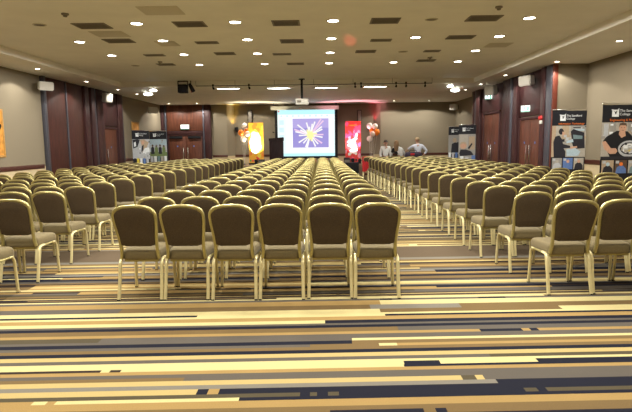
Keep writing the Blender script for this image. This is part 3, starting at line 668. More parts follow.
SR(U0, U1, V0, V1, 'purple'); SR(U0, U1, V0, V0+0.2, 'lilac')
bx_, by_ = 0.57, 0.545
rr = random.Random(3)
RAYS = [(-165, .27, 'ray'), (-158, .30, 'pink'), (-150, .20, 'ray'), (-138, .30, 'ray'), (-120, .12, 'yellow'), (-105, .25, 'ray'), (-95, .16, 'ray'), (-80, .22, 'ray'), (-72, .27, 'ray'), (-58, .36, 'pink'), (-50, .36, 'pink'), (-38, .26, 'ray'), (-28, .24, 'ray'), (-14, .12, 'yellow'),
        (-2, .23, 'pink'), (12, .22, 'ray'), (38, .26, 'pink'), (52, .22, 'ray'), (68, .24, 'ray'), (80, .12, 'yellow'), (102, .27, 'ray'), (110, .25, 'ray'), (128, .2, 'ray'), (145, .25, 'ray'), (178, .2, 'ray')]
for an, ln, k in RAYS:
    a_ = R(an); asp = 2*hw/abs(zt_-zb_)
    e = (bx_+math.cos(a_)*ln, by_+math.sin(a_)*ln*asp*0.9)
    e = (min(max(e[0], U0), U1), min(max(e[1], V0), V1)); nx, ny = -math.sin(a_)*0.013, math.cos(a_)*0.013*asp
    SP([(bx_-nx*0.6, by_-ny*0.6), (e[0]-nx, e[1]-ny), (e[0]+nx, e[1]+ny), (bx_+nx*0.6, by_+ny*0.6)], k)
SP([(bx_+(0.09 if i % 2 else 0.05)*math.cos(2*math.pi*i/18), by_+(0.12 if i % 2 else 0.07)*math.sin(2*math.pi*i/18)) for i in range(18)], 'yellow')
g.build('projected_image', [EM[k] for k in EK], cloth, smooth=False, recalc=False)

# lectern
YL = 23.45
a, b = at_y(268.6, 138, YL), at_y(283.2, 137.2, YL)
cx = (a.x+b.x)/2; hw = (b.x-a.x)/2; lt = b.z-SZ
root = thing('lectern', 'dark wooden lectern on the stage left of the screen', 'lectern', (cx, YL, SZ))
MT['lectern'] = mat('lectern_wood', (0.022, 0.010, 0.011), 0.6, spec=0.2, var=0.3, scale=5, stretch=(5, 5, 0.5))
MB().box(-hw+0.02, hw-0.02, 0.02, 0.42, 0.10, lt-0.16, 0.01).build('body', MT['lectern'], root)
m = MB(); m.add([(-hw, 0, lt-0.16), (hw, 0, lt-0.16), (hw, 0.46, lt-0.16), (-hw, 0.46, lt-0.16), (-hw, 0, lt-0.05), (hw, 0, lt), (hw, 0.46, lt-0.02), (-hw, 0.46, lt-0.08)],
                [(0, 3, 2, 1), (4, 5, 6, 7), (0, 1, 5, 4), (1, 2, 6, 5), (2, 3, 7, 6), (3, 0, 4, 7)]); m.build('sloping_top', MT['lectern'], root, smooth=False)
o = MB().box(-hw, hw, 0, 0.46, 0, 0.10, 0.01).build('plinth', MT['white'], root); o['label'] = 'pale plinth'
m = MB().tube([(0.04, 0.2, lt-0.06), (0.04, 0.18, lt+0.08), (0.0, 0.12, lt+0.18), (-0.1, 0.06, lt+0.22)], 0.012, 8); m.ball((-0.12, 0.05, lt+0.225), 0.03); m.build('microphone', MT['black'], root)

# two pop-up display boards (left lit yellow, right lit red)
def display(px0, px1, pyt, pyb, Y, label, kind):
    a, b = at_y(px0, pyt, Y), at_y(px1, pyb, Y); w = b.x-a.x; h = a.z-SZ
    root = thing('display_board', label, 'display board', ((a.x+b.x)/2, Y, SZ))
    MB().box(-w/2-0.02, w/2+0.02, -0.08, 0.12, 0, 0.08, 0.015).build('base', MT['black'], root)
    MB().tube([(0, 0.04, 0.05), (0, 0.03, h-0.03)], 0.014, 8).build('pole', MT['steel'], root)
    s = MB().box(-w/2, w/2, -0.004, 0.0, 0.08, h).build('printed_sheet', DP['red' if kind else 'amber'], root, smooth=False)
    g = MB(); r = random.Random(5+kind); n = [0]
    def blob(x, z, rx, rz_, k):
        n[0] += 1; c = 12
        pts = [(x+rx*(0.7+0.5*r.random())*math.cos(2*math.pi*i/c), z+rz_*(0.7+0.5*r.random())*math.sin(2*math.pi*i/c)) for i in range(c)]
        g.add([(min(max(u, 0.01), 0.99)*w-w/2, -0.006-0.00015*n[0], 0.08+(h-0.08)*min(max(v, 0.01), 0.99)) for u, v in pts], [tuple(range(c))], DK.index(k))
    if kind == 0:
        for i in range(26): blob(r.random(), r.random(), 0.14, 0.06, r.choice(['orange', 'red', 'yellow', 'amber', 'orange']))
        blob(0.45, 0.52, 0.40, 0.30, 'yellow'); blob(0.45, 0.50, 0.36, 0.26, 'white'); blob(0.5, 0.42, 0.34, 0.2, 'white'); blob(0.4, 0.66, 0.26, 0.16, 'white'); blob(0.35, 0.35, 0.25, 0.12, 'white')  # white centre is burnt-out floodlight glare, painted over the print
        for i in range(6): blob(0.1+0.15*i, 0.06, 0.07, 0.03, ['green', 'red', 'violet', 'green', 'red', 'white'][i])
    else:
        for i in range(20): blob(r.random(), r.random(), 0.12, 0.06, r.choice(['pink', 'red', 'rose', 'pink']))
        for i in range(30): blob(0.2+0.7*r.random(), 0.15+0.6*r.random(), 0.10, 0.04, r.choice(['white', 'rose', 'pink', 'white']))
        blob(0.5, 0.45, 0.16, 0.12, 'white'); blob(0.6, 0.28, 0.2, 0.08, 'white'); blob(0.5, 0.9, 0.3, 0.02, 'orange')
        for i in range(6): blob(0.1+0.15*i, 0.05, 0.07, 0.03, ['black', 'red', 'black', 'pink', 'black', 'red'][i])
    g.build('printed_picture', [DP[k] for k in DK], s, smooth=False, recalc=False)
    return root
DP = {k: mat('board_'+k, c, 0.6, var=0.08, scale=20) for k, c in {'amber': (0.85, 0.42, 0.03), 'yellow': (0.9, 0.72, 0.08), 'orange': (0.85, 0.25, 0.03), 'red': (0.75, 0.05, 0.04), 'white': (0.92, 0.9, 0.82), 'green': (0.08, 0.3, 0.08), 'violet': (0.3, 0.08, 0.35), 'pink': (0.85, 0.10, 0.25), 'rose': (0.9, 0.35, 0.5), 'black': (0.02, 0.02, 0.02)}.items()}
DK = list(DP)
display(248.3, 264, 122.8, 162, 23.7, 'tall yellow and orange floodlit display board left of lectern', 0)
display(345.2, 360.8, 121.2, 160, 23.7, 'tall pink and red floodlit display board right of the screen', 1)

# small floor speaker before the right board, and black box in front of the stage
a = at_y(347.0, 160, 23.3); root = thing('floor_monitor', 'small black wedge speaker on stage by the red board', 'speaker', (a.x, 23.3, SZ))
m = MB(); m.add([(-0.14, -0.12, 0), (0.14, -0.12, 0), (0.14, 0.16, 0), (-0.14, 0.16, 0), (-0.14, -0.06, 0.26), (0.14, -0.06, 0.26), (0.14, 0.10, 0.30), (-0.14, 0.10, 0.30)], [(0, 3, 2, 1), (4, 5, 6, 7), (0, 1, 5, 4), (1, 2, 6, 5), (2, 3, 7, 6), (3, 0, 4, 7)])
m.build('cabinet', MT['black'], root, smooth=False); MB().box(-0.12, 0.12, -0.125, -0.118, 0.03, 0.2).build('front_grille', MT['grille'], root, smooth=False)
a = at_y(261.5, 160, 23.2); root = thing('floor_monitor', 'small black wedge speaker at foot of the yellow board', 'speaker', (a.x, 23.2, SZ))
m = MB(); m.add([(-0.14, -0.12, 0), (0.14, -0.12, 0), (0.14, 0.16, 0), (-0.14, 0.16, 0), (-0.14, -0.06, 0.22), (0.14, -0.06, 0.22), (0.14, 0.10, 0.26), (-0.14, 0.10, 0.26)], [(0, 3, 2, 1), (4, 5, 6, 7), (0, 1, 5, 4), (1, 2, 6, 5), (2, 3, 7, 6), (3, 0, 4, 7)])
m.build('cabinet', MT['black'], root, smooth=False); MB().box(-0.12, 0.12, -0.125, -0.118, 0.03, 0.18).build('front_grille', MT['grille'], root, smooth=False)
a, b = at_y(345.3, 170, 22.45), at_y(358.9, 170, 22.45)
root = thing('subwoofer', 'black speaker box on the floor before the stage, by the aisle', 'speaker', ((a.x+b.x)/2, 22.45, 0)); hw = (b.x-a.x)/2
MB().box(-hw, hw, 0, 0.45, 0.02, 0.70, 0.015).build('cabinet', MT['black_cloth'], root)
MB().box(-hw+0.04, hw-0.04, -0.012, 0.0, 0.08, 0.64, 0.004).build('front_grille', MT['black'], root)
MB().box(-hw+0.03, -hw+0.08, 0.05, 0.4, 0, 0.02).box(hw-0.08, hw-0.03, 0.05, 0.4, 0, 0.02).build('feet', MT['rubber'], root, smooth=False)
for px, lab in ((250, 'slim black column speaker hung above the yellow display board'), (359.3, 'slim black column speaker hung above the red display board')):
    a, b = at_y(px, 110, YC-0.25), at_y(px, 123, YC-0.25)
    root = thing('column_speaker', lab, 'speaker', (a.x, YC-0.25, (a.z+b.z)/2)); hh = (a.z-b.z)/2
    MB().box(-0.10, 0.10, -0.1, 0.12, -hh, hh, 0.015).build('cabinet', MT['black'], root)
    MB().box(-0.08, 0.08, -0.108, -0.1, -hh+0.03, hh-0.03, 0.003).build('front_grille', MT['grille'], root)
    MB().box(-0.03, 0.03, 0.12, 0.25, -0.05, 0.05, 0.004).build('bracket', MT['black'], root)
# coloured uplighters washing the recess edges and the boards
def par(loc, aim, col, power, label, size=R(70)):
    root = thing('par_lamp', label, 'stage lamp', loc)
    dirv = (Vector(aim)-Vector(loc)).normalized()
    can = MB().tube([-dirv*0.14, Vector((0, 0, 0)), dirv*0.10], 0.07, 14, rs=[0.05, 0.075, 0.085]); can.build('can', MT['black'], root)
    MB().tube([Vector((0, 0, -0.02)), Vector((0, 0.0, -0.12))], 0.02, 8).build('stand', MT['black'], root)
    o = new_light('beam', 'SPOT', power, col, root, dirv*0.14, spot_size=size, spot_blend=0.5, shadow_soft_size=0.05)
    o.rotation_euler = dirv.to_track_quat('-Z', 'Y').to_euler(); return root
ye = (1.0, 0.62, 0.05); re_ = (1.0, 0.03, 0.10)
par((RX0+0.42, YC-0.13, 2.25), (RX0+0.10, YC-0.15, 3.3), ye, 24, 'black lamp throwing yellow light up the left recess edge', R(64))
par((RX1-0.42, YC-0.13, 2.35), (RX1-0.10, YC-0.15, 3.35), re_, 14, 'black lamp throwing red light up the right recess edge', R(60))
par((at_y(256, 150, 23.2).x, 23.2, SZ+0.14), (at_y(256, 145, 23.7).x, 23.7, 2.0), (1.0, 0.90, 0.62), 280, 'black lamp aimed up at the yellow display board', R(75))
par((at_y(353, 150, 23.2).x, 23.2, SZ+0.14), (at_y(353, 145, 23.7).x, 23.7, 2.0), (1.0, 0.42, 0.52), 280, 'black lamp aimed up at the red display board', R(75))

tg = at_z(350, 41, ZC)
par((at_y(352, 150, 23.2).x+0.35, 23.2, SZ+0.14), tuple(tg), (1.0, 0.06, 0.06), 2000, 'black lamp on stage throwing a red patch onto the ceiling', R(1.25))
# ------------------------------------------------------------------ balloons
BM = {'white': mat('white_balloon', (0.80, 0.74, 0.66), 0.3, var=0.02), 'orange': mat('orange_balloon', (0.85, 0.22, 0.02), 0.3, var=0.02), 'pink': mat('pinkish_balloon', (0.75, 0.55, 0.45), 0.3, var=0.02)}
def balloon(px, py, Y, rpx, k, label, foot):
    c = at_y(px, py, Y); r = rpx*Y/515
    root = thing('balloon', label, 'balloon', (c.x, c.y, c.z), 0, 'balloons on strings')
    prof = [(0.02*r, -1.18*r), (0.12*r, -1.12*r)] + [(r*math.sin(t)*(1.0), -r*math.cos(t)*1.08) for t in [0.25+i*(math.pi-0.25-0.02)/14 for i in range(15)]]
    MB().lathe(prof, seg=20).build('envelope', BM[k], root)
    MB().lathe([(0.05*r, -1.28*r), (0.13*r, -1.25*r), (0.04*r, -1.15*r)], seg=10).build('knot', BM[k], root)
    f = Vector(foot)-c
    MB().tube([(0, 0, -1.2*r), Vector((0, 0, -1.2*r))*0.5+f*0.5, f], 0.004, 5).build('string', MT['white'], root)
YBa = 23.6
f0 = (at_y(244, 150, YBa).x, YBa, SZ); f1 = (at_y(371, 150, YBa).x, YBa, 0.0)
f0 = (max(f0[0], sx0+0.1), YBa, SZ)
for px, py, dy, r_, k, l in [(244.6, 126, 0, 2.8, 'white', 'white balloon at top of the left cluster'), (241, 132.8, -0.15, 2.9, 'orange', 'orange balloon on the left cluster, left of the white ones'), (246.4, 130.3, .2, 2.3, 'orange', 'smaller orange balloon in the middle of left cluster'), (247.6, 133.8, -.05, 2.6, 'pink', 'pinkish balloon at right of the left cluster'), (243.3, 139, 0.05, 2.9, 'white', 'lowest white balloon of the left cluster')]:
    balloon(px, py, YBa+dy, r_, k, l, f0)
for px, py, dy, r_, k, l in [(369.6, 125.8, 0, 2.9, 'white', 'white balloon at top left of the right cluster'), (375, 126.3, .05, 2.7, 'white', 'white balloon at top right of the right cluster'), (371.8, 130.3, .2, 2.3, 'orange', 'orange balloon half hidden in middle of right cluster'), (376.8, 132.2, -.05, 3.0, 'orange', 'orange balloon at right of the right cluster'), (372.4, 133.9, -.2, 2.7, 'pink', 'pinkish balloon below middle of the right cluster'), (369.6, 138.8, .05, 2.8, 'white', 'lowest white balloon of the right cluster')]:
    balloon(px, py, YBa+dy, r_, k, l, f1)
for loc, lab in ((f0, 'small weight holding the left balloon strings'), (f1, 'small weight holding the right balloon strings')):
    root = thing('balloon_weight', lab, 'weight', loc); MB().lathe([(0.05, 0), (0.05, 0.04), (0.015, 0.07)], seg=14).build('weight', MT['steel'], root)

# ------------------------------------------------------------------ people
def skin_mesh(name, verts, edges, radii, m, parent, sub=2):
    me = bpy.data.meshes.new(name); me.from_pydata(verts, edges, [])
    o = bpy.data.objects.new('tmp_skin', me); COL.objects.link(o)
    md = o.modifiers.new('Skin', 'SKIN'); md.use_smooth_shade = True
    sk = me.skin_vertices[0].data
    for i, r in enumerate(radii):
        sk[i].radius = r if isinstance(r, tuple) else (r, r); sk[i].use_root = (i == 0)
    ss = o.modifiers.new('Sub', 'SUBSURF'); ss.levels = sub; ss.render_levels = sub
    dg = bpy.context.evaluated_depsgraph_get(); dg.update()
    out = bpy.data.meshes.new_from_object(o.evaluated_get(dg)); out.name = name
    bpy.data.objects.remove(o)
    out.materials.clear(); out.materials.append(m)
    out.polygons.foreach_set('use_smooth', [True]*len(out.polygons))
    r = bpy.data.objects.new(name, out); COL.objects.link(r); r.parent = parent; return r
SKIN = mat('skin', (0.50, 0.29, 0.20), 0.55, var=0.06, scale=10)
def chain(V, E, RD, start, pts):
    p = start
    for co, r in pts:
        V.append(tuple(co)); RD.append(r); E.append((p, len(V)-1)); p = len(V)-1
    return p
def person(loc, rz, label, J, shirt, trouser, hair, hairlong=False, head_tilt=(0, 0, 0), extra=None):
    root = thing('person', label, 'person', loc, rz)
    V = [J['pelvis']]; E = []; RD = [(0.13, 0.10)]
    sp = chain(V, E, RD, 0, [(J['waist'], (0.12, 0.09))]); ch = chain(V, E, RD, sp, [(J['chest'], (0.14, 0.10))]); nk = chain(V, E, RD, ch, [(J['neck'], 0.058)])
    hv = Vector(J['head']); nkv = Vector(J['neck']); ax = (hv-nkv).normalized(); fw = Vector(J['face']).normalized(); fw = (fw-ax*fw.dot(ax)).normalized(); sd = ax.cross(fw)
    hb = chain(V, E, RD, nk, [(nkv+ax*0.07+fw*0.005, 0.055), (hv-ax*0.03+fw*0.01, 0.082), (hv+ax*0.05, 0.088), (hv+ax*0.10-fw*0.005, 0.06)])
    for s in ('L', 'R'):
        sh, el, wr, kn, an = (J[k+s] for k in ('sh', 'el', 'wr', 'kn', 'an'))
        a = chain(V, E, RD, ch, [(sh, 0.062), (el, 0.044), (wr, 0.029)])
        w = Vector(wr); dr = (w-Vector(el)).normalized(); side = dr.cross(Vector((0, 0, 1)));  side = side.normalized() if side.length > 0.05 else Vector((0, 1, 0)); dn_ = dr.cross(side)
        pm = chain(V, E, RD, a, [(w+dr*0.06, (0.036, 0.020))])
        for fi in range(4):
            u = (fi-1.5)*0.019; ln = [0.062, 0.075, 0.07, 0.055][fi]
            chain(V, E, RD, pm, [(w+dr*0.095+side*u, 0.009), (w+dr*(0.095+ln*0.55)+side*u*1.1+dn_*0.008, 0.0085), (w+dr*(0.095+ln)+side*u*1.1+dn_*0.025, 0.007)])
        chain(V, E, RD, a, [(w+dr*0.03+side*0.035+dn_*0.012, 0.012), (w+dr*0.075+side*0.055+dn_*0.024, 0.009)])
        hp = (J['pelvis'][0]+(kn[0]-J['pelvis'][0])*0.9, J['pelvis'][1], J['pelvis'][2]-0.06)
        chain(V, E, RD, 0, [(hp, 0.095), (kn, 0.06), (an, 0.04), (Vector(an)+Vector((0, 0, -0.05))+Vector(J['toe'])*0.16, (0.035, 0.028))])
    body = skin_mesh('body', V, E, RD, SKIN, root)
    # clothing
    V = [J['chest']]; E = []; RD = [(0.158, 0.118)]
    w_ = chain(V, E, RD, 0, [(J['waist'], (0.140, 0.110)), (Vector(J['pelvis'])+Vector((0, 0, -0.02)), (0.150, 0.122))])
    chain(V, E, RD, 0, [(Vector(J['neck'])-ax*0.015, 0.070)])
    for s in ('L', 'R'):
        chain(V, E, RD, 0, [(J['sh'+s], 0.078), (J['el'+s], 0.060), (Vector(J['el'+s])*0.15+Vector(J['wr'+s])*0.85, 0.046)])
    skin_mesh('shirt', V, E, RD, shirt, root)
    V = [J['pelvis']]; E = []; RD = [(0.145, 0.118)]
    for s in ('L', 'R'):
        kn, an = J['kn'+s], J['an'+s]; hp = (J['pelvis'][0]+(kn[0]-J['pelvis'][0])*0.9, J['pelvis'][1], J['pelvis'][2]-0.06)
        chain(V, E, RD, 0, [(hp, 0.105), (kn, 0.074), (Vector(an)+Vector((0, 0, 0.02)), 0.062)])
    skin_mesh('trousers', V, E, RD, trouser, root)
    sh_ = MB()
    for s in ('L', 'R'):
        an = Vector(J['an'+s]); t = Vector(J['toe']).normalized(); c = an+t*0.07; sh_.ball((c.x, c.y, 0.045), 0.055+0.08*abs(t.x), 0.055+0.08*abs(t.y), 0.045)
    sh_.build('shoes', MT['black'], root)
    # hair cap, shifted to the back of the head
    hm = MB(); bm = bmesh.new(); bmesh.ops.create_uvsphere(bm, u_segments=18, v_segments=12, radius=1)
    cen = hv+ax*0.055-fw*0.018
    dele = []
    for v in bm.verts:
        c = v.co.copy()
        if c.y > 0.35 and c.z < 0.35: dele.append(v)
        elif c.z < -0.45: dele.append(v)
    bmesh.ops.delete(bm, geom=dele, context='VERTS')
    for v in bm.verts: v.co = cen + sd*v.co.x*0.092 + fw*v.co.y*0.112 + ax*v.co.z*0.112
    ex = bmesh.ops.solidify(bm, geom=bm.faces[:], thickness=0.012)
    hm.from_bm(bm)
    if hairlong:
        for i in range(9):
            an = -1.2+2.4*i/8; st_ = cen - fw*0.085*math.cos(an) + sd*0.085*math.sin(an)
            hm.tube([st_+ax*0.03, st_-fw*0.015-ax*0.08, st_-fw*0.03+Vector((0, 0, -0.24)), st_-fw*0.01+Vector((0, 0, -0.40))], 0.03, 8, rs=[0.03, 0.036, 0.034, 0.012])
    hm.build('hair', hair, root)
    # face details
    f = MB()
    for s in (-1, 1): f.ball(hv+fw*0.080+sd*s*0.032+ax*0.03, 0.010, 0.010, 0.008)
    f.build('eyes', MT['black'], root)
    f = MB(); f.tube([hv+fw*0.082+ax*0.025, hv+fw*0.108-ax*0.008, hv+fw*0.084-ax*0.016], 0.011, 8, rs=[0.008, 0.014, 0.010])
    for s in (-1, 1): f.ball(hv+sd*s*0.088+ax*0.005, 0.014, 0.02, 0.03)
    f.build('nose_and_ears', SKIN, root)
    f = MB(); f.tube([hv+fw*0.083-sd*0.024-ax*0.045, hv+fw*0.090-ax*0.047, hv+fw*0.083+sd*0.024-ax*0.045], 0.007, 6); f.build('mouth', mat('lips', (0.35, 0.12, 0.10), 0.5), root)
    return root
SHW = mat('white_shirt', (0.70, 0.70, 0.68), 0.8, var=0.05, scale=30); SHB = mat('pale_blue_shirt', (0.60, 0.63, 0.72), 0.8, var=0.05, scale=30)
TRN = mat('dark_trousers', (0.03, 0.03, 0.045), 0.8, var=0.1); HRD = mat('dark_hair', (0.015, 0.011, 0.009), 0.5, var=0.2); HRB = mat('light_brown_hair', (0.23, 0.14, 0.07), 0.5, var=0.3, scale=30); HRG = mat('fair_hair', (0.33, 0.24, 0.13), 0.5, var=0.25, scale=30)
def stand(h, **over):
    k = h/1.75
    J = dict(pelvis=(0, 0, 0.95*k), waist=(0, 0, 1.10*k), chest=(0, 0, 1.32*k), neck=(0, 0, 1.47*k), head=(0, -0.01, 1.60*k), face=(0, -1, 0), toe=(0, -1, 0),
             shL=(-0.19*k, 0, 1.39*k), elL=(-0.25*k, 0.02, 1.11*k), wrL=(-0.24*k, -0.06, 0.88*k), shR=(0.19*k, 0, 1.39*k), elR=(0.25*k, 0.02, 1.11*k), wrR=(0.24*k, -0.06, 0.88*k),
             knL=(-0.10*k, -0.01, 0.50*k), anL=(-0.11*k, 0.02, 0.09*k), knR=(0.10*k, -0.01, 0.50*k), anR=(0.11*k, 0.02, 0.09*k))
    J.update(over); return J
YP = 23.75
px_ = at_y(385.5, 150, YP+0.2).x
person((px_, YP+0.2, 0), 0.1, 'dark-haired person in a white shirt facing the camera, leftmost of three', stand(1.66, head=(0, -0.05, 1.50), face=(0.1, -1, -0.25)), SHW, TRN, HRD)
px_ = at_y(397, 150, YP-0.12).x
lady = person((px_, YP-0.12, 0), 0.0, 'long-haired person in black and white leaning sideways, in the middle', 
       stand(1.64, pelvis=(0.20, 0, 0.90), waist=(0.13, -0.02, 1.04), chest=(0.05, -0.05, 1.22), neck=(-0.0, -0.07, 1.36), head=(-0.02, -0.06, 1.49), face=(0.5, 1, -0.2), toe=(0, 1, 0),
             shL=(-0.14, -0.05, 1.29), elL=(-0.24, 0.02, 1.06), wrL=(-0.22, 0.18, 0.92), shR=(0.20, -0.04, 1.24), elR=(0.34, 0.05, 1.03), wrR=(0.40, 0.22, 0.90),
             knL=(0.10, 0.02, 0.47), anL=(0.10, 0, 0.09), knR=(0.28, 0.03, 0.47), anR=(0.30, 0, 0.09)), SHW, TRN, HRB, True)
o = skin_mesh('dark_vest', [(-0.03, -0.05, 1.20), (-0.02, -0.03, 1.02), (-0.14, -0.05, 1.29), (-0.20, -0.01, 1.16), (-0.235, 0.02, 1.06)], [(0, 1), (0, 2), (2, 3), (3, 4)], [(0.125, 0.125), (0.115, 0.118), 0.092, 0.078, 0.068], MT['black_cloth'], lady)
o['label'] = 'black vest over the left side'
px_ = at_y(418, 150, YP).x
person((px_, YP, 0), 0.0, 'fair-haired person in pale blue shirt seen from behind, reaching left', 
       stand(1.78, face=(-0.25, 1, -0.15), toe=(0, 1, 0), chest=(0.0, 0.03, 1.33), neck=(-0.02, 0.05, 1.48), head=(-0.03, 0.07, 1.615),
             shL=(-0.19, 0.02, 1.38), elL=(-0.33, 0.08, 1.31), wrL=(-0.44, 0.26, 1.20), shR=(0.20, 0.02, 1.38), elR=(0.40, -0.05, 1.14), wrR=(0.26, -0.04, 0.98)), SHB, TRN, HRG)
# table with a dark holdall in front of the fair-haired person
tx = at_y(413.5, 153, 23.2).x
root = thing('side_table', 'black-draped table in front of the fair-haired person', 'table', (tx, 23.2, 0))
MB().box(-0.55, 0.55, -0.25, 0.25, 0.74, 0.77, 0.006).build('table_top', MT['black_cloth'], root)
m = MB()
for s in (-1, 1):
    for t in (-1, 1): MB().tube([(s*0.48, t*0.19, 0), (s*0.48, t*0.19, 0.74)], 0.018, 8).build('leg', MT['steel'], root)
MT['navy'] = mat('navy_canvas', (0.03, 0.022, 0.045), 0.8, var=0.2, scale=40)
MT['red_cloth'] = mat('red_cloth', (0.50, 0.02, 0.025), 0.8, var=0.15, scale=20)
root = thing('holdall_bag', 'dark navy holdall bag with red patch lying on the table', 'bag', (tx, 23.2, 0.77))
m = MB(); prof = []
vs = []; fs = []; nseg = 14
for i, (x, s) in enumerate([(-0.37, 0.5), (-0.34, 0.85), (-0.2, 1.0), (0.1, 0.97), (0.28, 0.95), (0.35, 0.8), (0.37, 0.5)]):
    for k in range(nseg):
        a_ = 2*math.pi*k/nseg; vs.append((x, 0.17*s*math.cos(a_), max(0.0, 0.17+0.185*s*math.sin(a_))))
for i in range(6):
    for k in range(nseg): fs.append((i*nseg+k, i*nseg+(k+1) % nseg, (i+1)*nseg+(k+1) % nseg, (i+1)*nseg+k))
fs += [tuple(range(nseg)), tuple(6*nseg+k for k in range(nseg))]
m.add(vs, fs); m.build('bag_body', MT['navy'], root, angle=60)
o = MB().box(-0.16, 0.02, -0.185, -0.165, 0.20, 0.29, 0.01).build('patch', MT['red_cloth'], root); o['label'] = 'red patch'
MB().tube([(-0.2, 0, 0.35), (-0.15, -0.05, 0.42), (0.1, -0.05, 0.42), (0.15, 0, 0.35)], 0.014, 8).build('carry_handle', MT['navy'], root)

# ------------------------------------------------------------------ chairs
def arch():
    """half outline of the back frame, from the top centre down the right side: (x, z)"""
    return [(0.0, 0.938), (0.07, 0.935), (0.12, 0.927), (0.16, 0.911), (0.186, 0.889), (0.199, 0.86), (0.202, 0.825), (0.199, 0.77), (0.191, 0.70), (0.182, 0.63), (0.176, 0.56), (0.175, 0.49), (0.180, 0.44), (0.187, 0.405)]
def yb(z):                                                 # lean and sweep of the back
    t = (z-0.40)/0.54
    return 0.045 - 0.145*max(0, t)**1.3
def chair_parts(lod=0):
    A = arch(); pts = [(-x, yb(z), z) for x, z in A[::-1]] + [(x, yb(z), z) for x, z in A[1:]]
    S_ = 8 if lod == 0 else 6
    if lod: pts = pts[::2]
    parts = {}
    m = MB(); m.tube(pts, 0.0175, S_, flat=1.15)
    if lod == 0: m.tube([(x*0.965, y-0.002, z-0.014 if z > 0.87 else z) for x, y, z in pts[3:-3]], 0.011, 6)     # inner bead of the ribbed tube
    parts['back_frame'] = (m, 'gold')
    # padded back filling the frame above the gap
    m = MB(); rim = [(x*0.945, z-0.014 if z > 0.87 else z) for x, z in A if z > 0.565] + [(0.166, 0.548), (0.12, 0.533)]
    out = [(-x, z) for x, z in rim[::-1]] + [(x, z) for x, z in rim[1:]]
    cx_, cz_ = 0.0, 0.73
    rings = [(1.0, 0.010), (0.985, 0.021), (0.90, 0.027), (0.5, 0.030)] if lod == 0 else [(1.0, 0.012), (0.9, 0.025)]
    n = len(out); vs = []; fs = []
    for sgn in (-1, 1):
        for (k, t) in rings:
            for x, z in out:
                zz = cz_+(z-cz_)*k; vs.append((x*k, yb(zz)+sgn*t, zz))
        vs.append((0, yb(cz_)+sgn*rings[-1][1], cz_))
    st_ = len(rings)*n+1
    for si in (0, 1):
        o_ = si*st_
        for r_ in range(len(rings)-1):
            for i in range(n):
                j = (i+1) % n; f = (o_+r_*n+i, o_+r_*n+j, o_+(r_+1)*n+j, o_+(r_+1)*n+i); fs.append(f)
        for i in range(n): fs.append((o_+(len(rings)-1)*n+i, o_+(len(rings)-1)*n+(i+1) % n, o_+st_-1))
    for i in range(n): fs.append((i, (i+1) % n, st_+(i+1) % n, st_+i))
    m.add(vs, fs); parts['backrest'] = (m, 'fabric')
    # seat cushion: rounded, slightly crowned, waterfall front
    m = MB(); nq = 8 if lod == 0 else 4
    def outline(k, z):
        o_ = []
        for cx2, cy2, a0 in ((0.215, 0.475, 0), (-0.215, 0.475, 90), (-0.19, 0.045, 180), (0.19, 0.045, 270)):
            rr_ = 0.055; px2 = cx2 - math.copysign(rr_, cx2); py2 = cy2 + (-rr_ if cy2 > 0.2 else rr_)
            for t in range(nq+1):
                a_ = R(a0 + 90*t/nq); o_.append(((px2+rr_*math.cos(a_))*k, 0.26+(py2+rr_*math.sin(a_)-0.26)*k, z))
        return o_
    lev = [(0.95, 0.388), (0.985, 0.398), (1.0, 0.42), (1.0, 0.445), (0.985, 0.466), (0.95, 0.482), (0.88, 0.492), (0.6, 0.500), (0.25, 0.503)]
    if lod: lev = [(0.97, 0.388), (1.0, 0.44), (0.95, 0.482), (0.5, 0.501)]
    vs = []; fs = []
    for k, z in lev: vs += outline(k, z)
    n = len(outline(1, 0))
    for r_ in range(len(lev)-1):
        for i in range(n): fs.append((r_*n+i, r_*n+(i+1) % n, (r_+1)*n+(i+1) % n, (r_+1)*n+i))
    fs += [tuple(range(n-1, -1, -1)), tuple((len(lev)-1)*n+i for i in range(n))]
    m.add(vs, fs); parts['seat'] = (m, 'fabric_seat_lit')
    m = MB(); m.box(-0.17, 0.17, 0.075, 0.095, 0.365, 0.392).box(-0.185, 0.185, 0.43, 0.45, 0.365, 0.392)
    for s in (-1, 1): m.tube([(s*0.203, 0.10, 0.393), (s*0.203, 0.43, 0.390)], 0.013, S_)
    parts['seat_frame'] = (m, 'gold')
    legs = []
    for s in (-1, 1):
        m = MB(); m.tube([(s*0.203, 0.17, 0.396), (s*0.204, 0.105, 0.395), (s*0.205, 0.068, 0.380), (s*0.206, 0.050, 0.345), (s*0.207, 0.032, 0.24), (s*0.209, 0.008, 0.12), (s*0.211, -0.022, 0.004)], 0.0150, S_, flat=1.15)
        m.box(s*0.211-0.014, s*0.211+0.014, -0.036, -0.008, 0.0, 0.012, mi=1); legs.append(m)
        m = MB(); m.tube([(s*0.203, 0.36, 0.394), (s*0.203, 0.405, 0.392), (s*0.201, 0.435, 0.368), (s*0.203, 0.45, 0.335), (s*0.205, 0.454, 0.24), (s*0.208, 0.457, 0.12), (s*0.211, 0.46, 0.004)], 0.0135, S_, flat=1.15)
        m.box(s*0.211-0.013, s*0.211+0.013, 0.447, 0.473, 0.0, 0.012, mi=1); legs.append(m)
    parts['legs'] = legs
    return parts
PT = chair_parts(0)
def make_chair():
    root = thing('banquet_chair', 'x', 'chair')
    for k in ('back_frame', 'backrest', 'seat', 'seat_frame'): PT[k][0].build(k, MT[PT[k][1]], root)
    for lg in PT['legs']: lg.build('leg', [MT['gold_leg'], MT['rubber']], root)
    return root
proto = make_chair(); pu = [False]
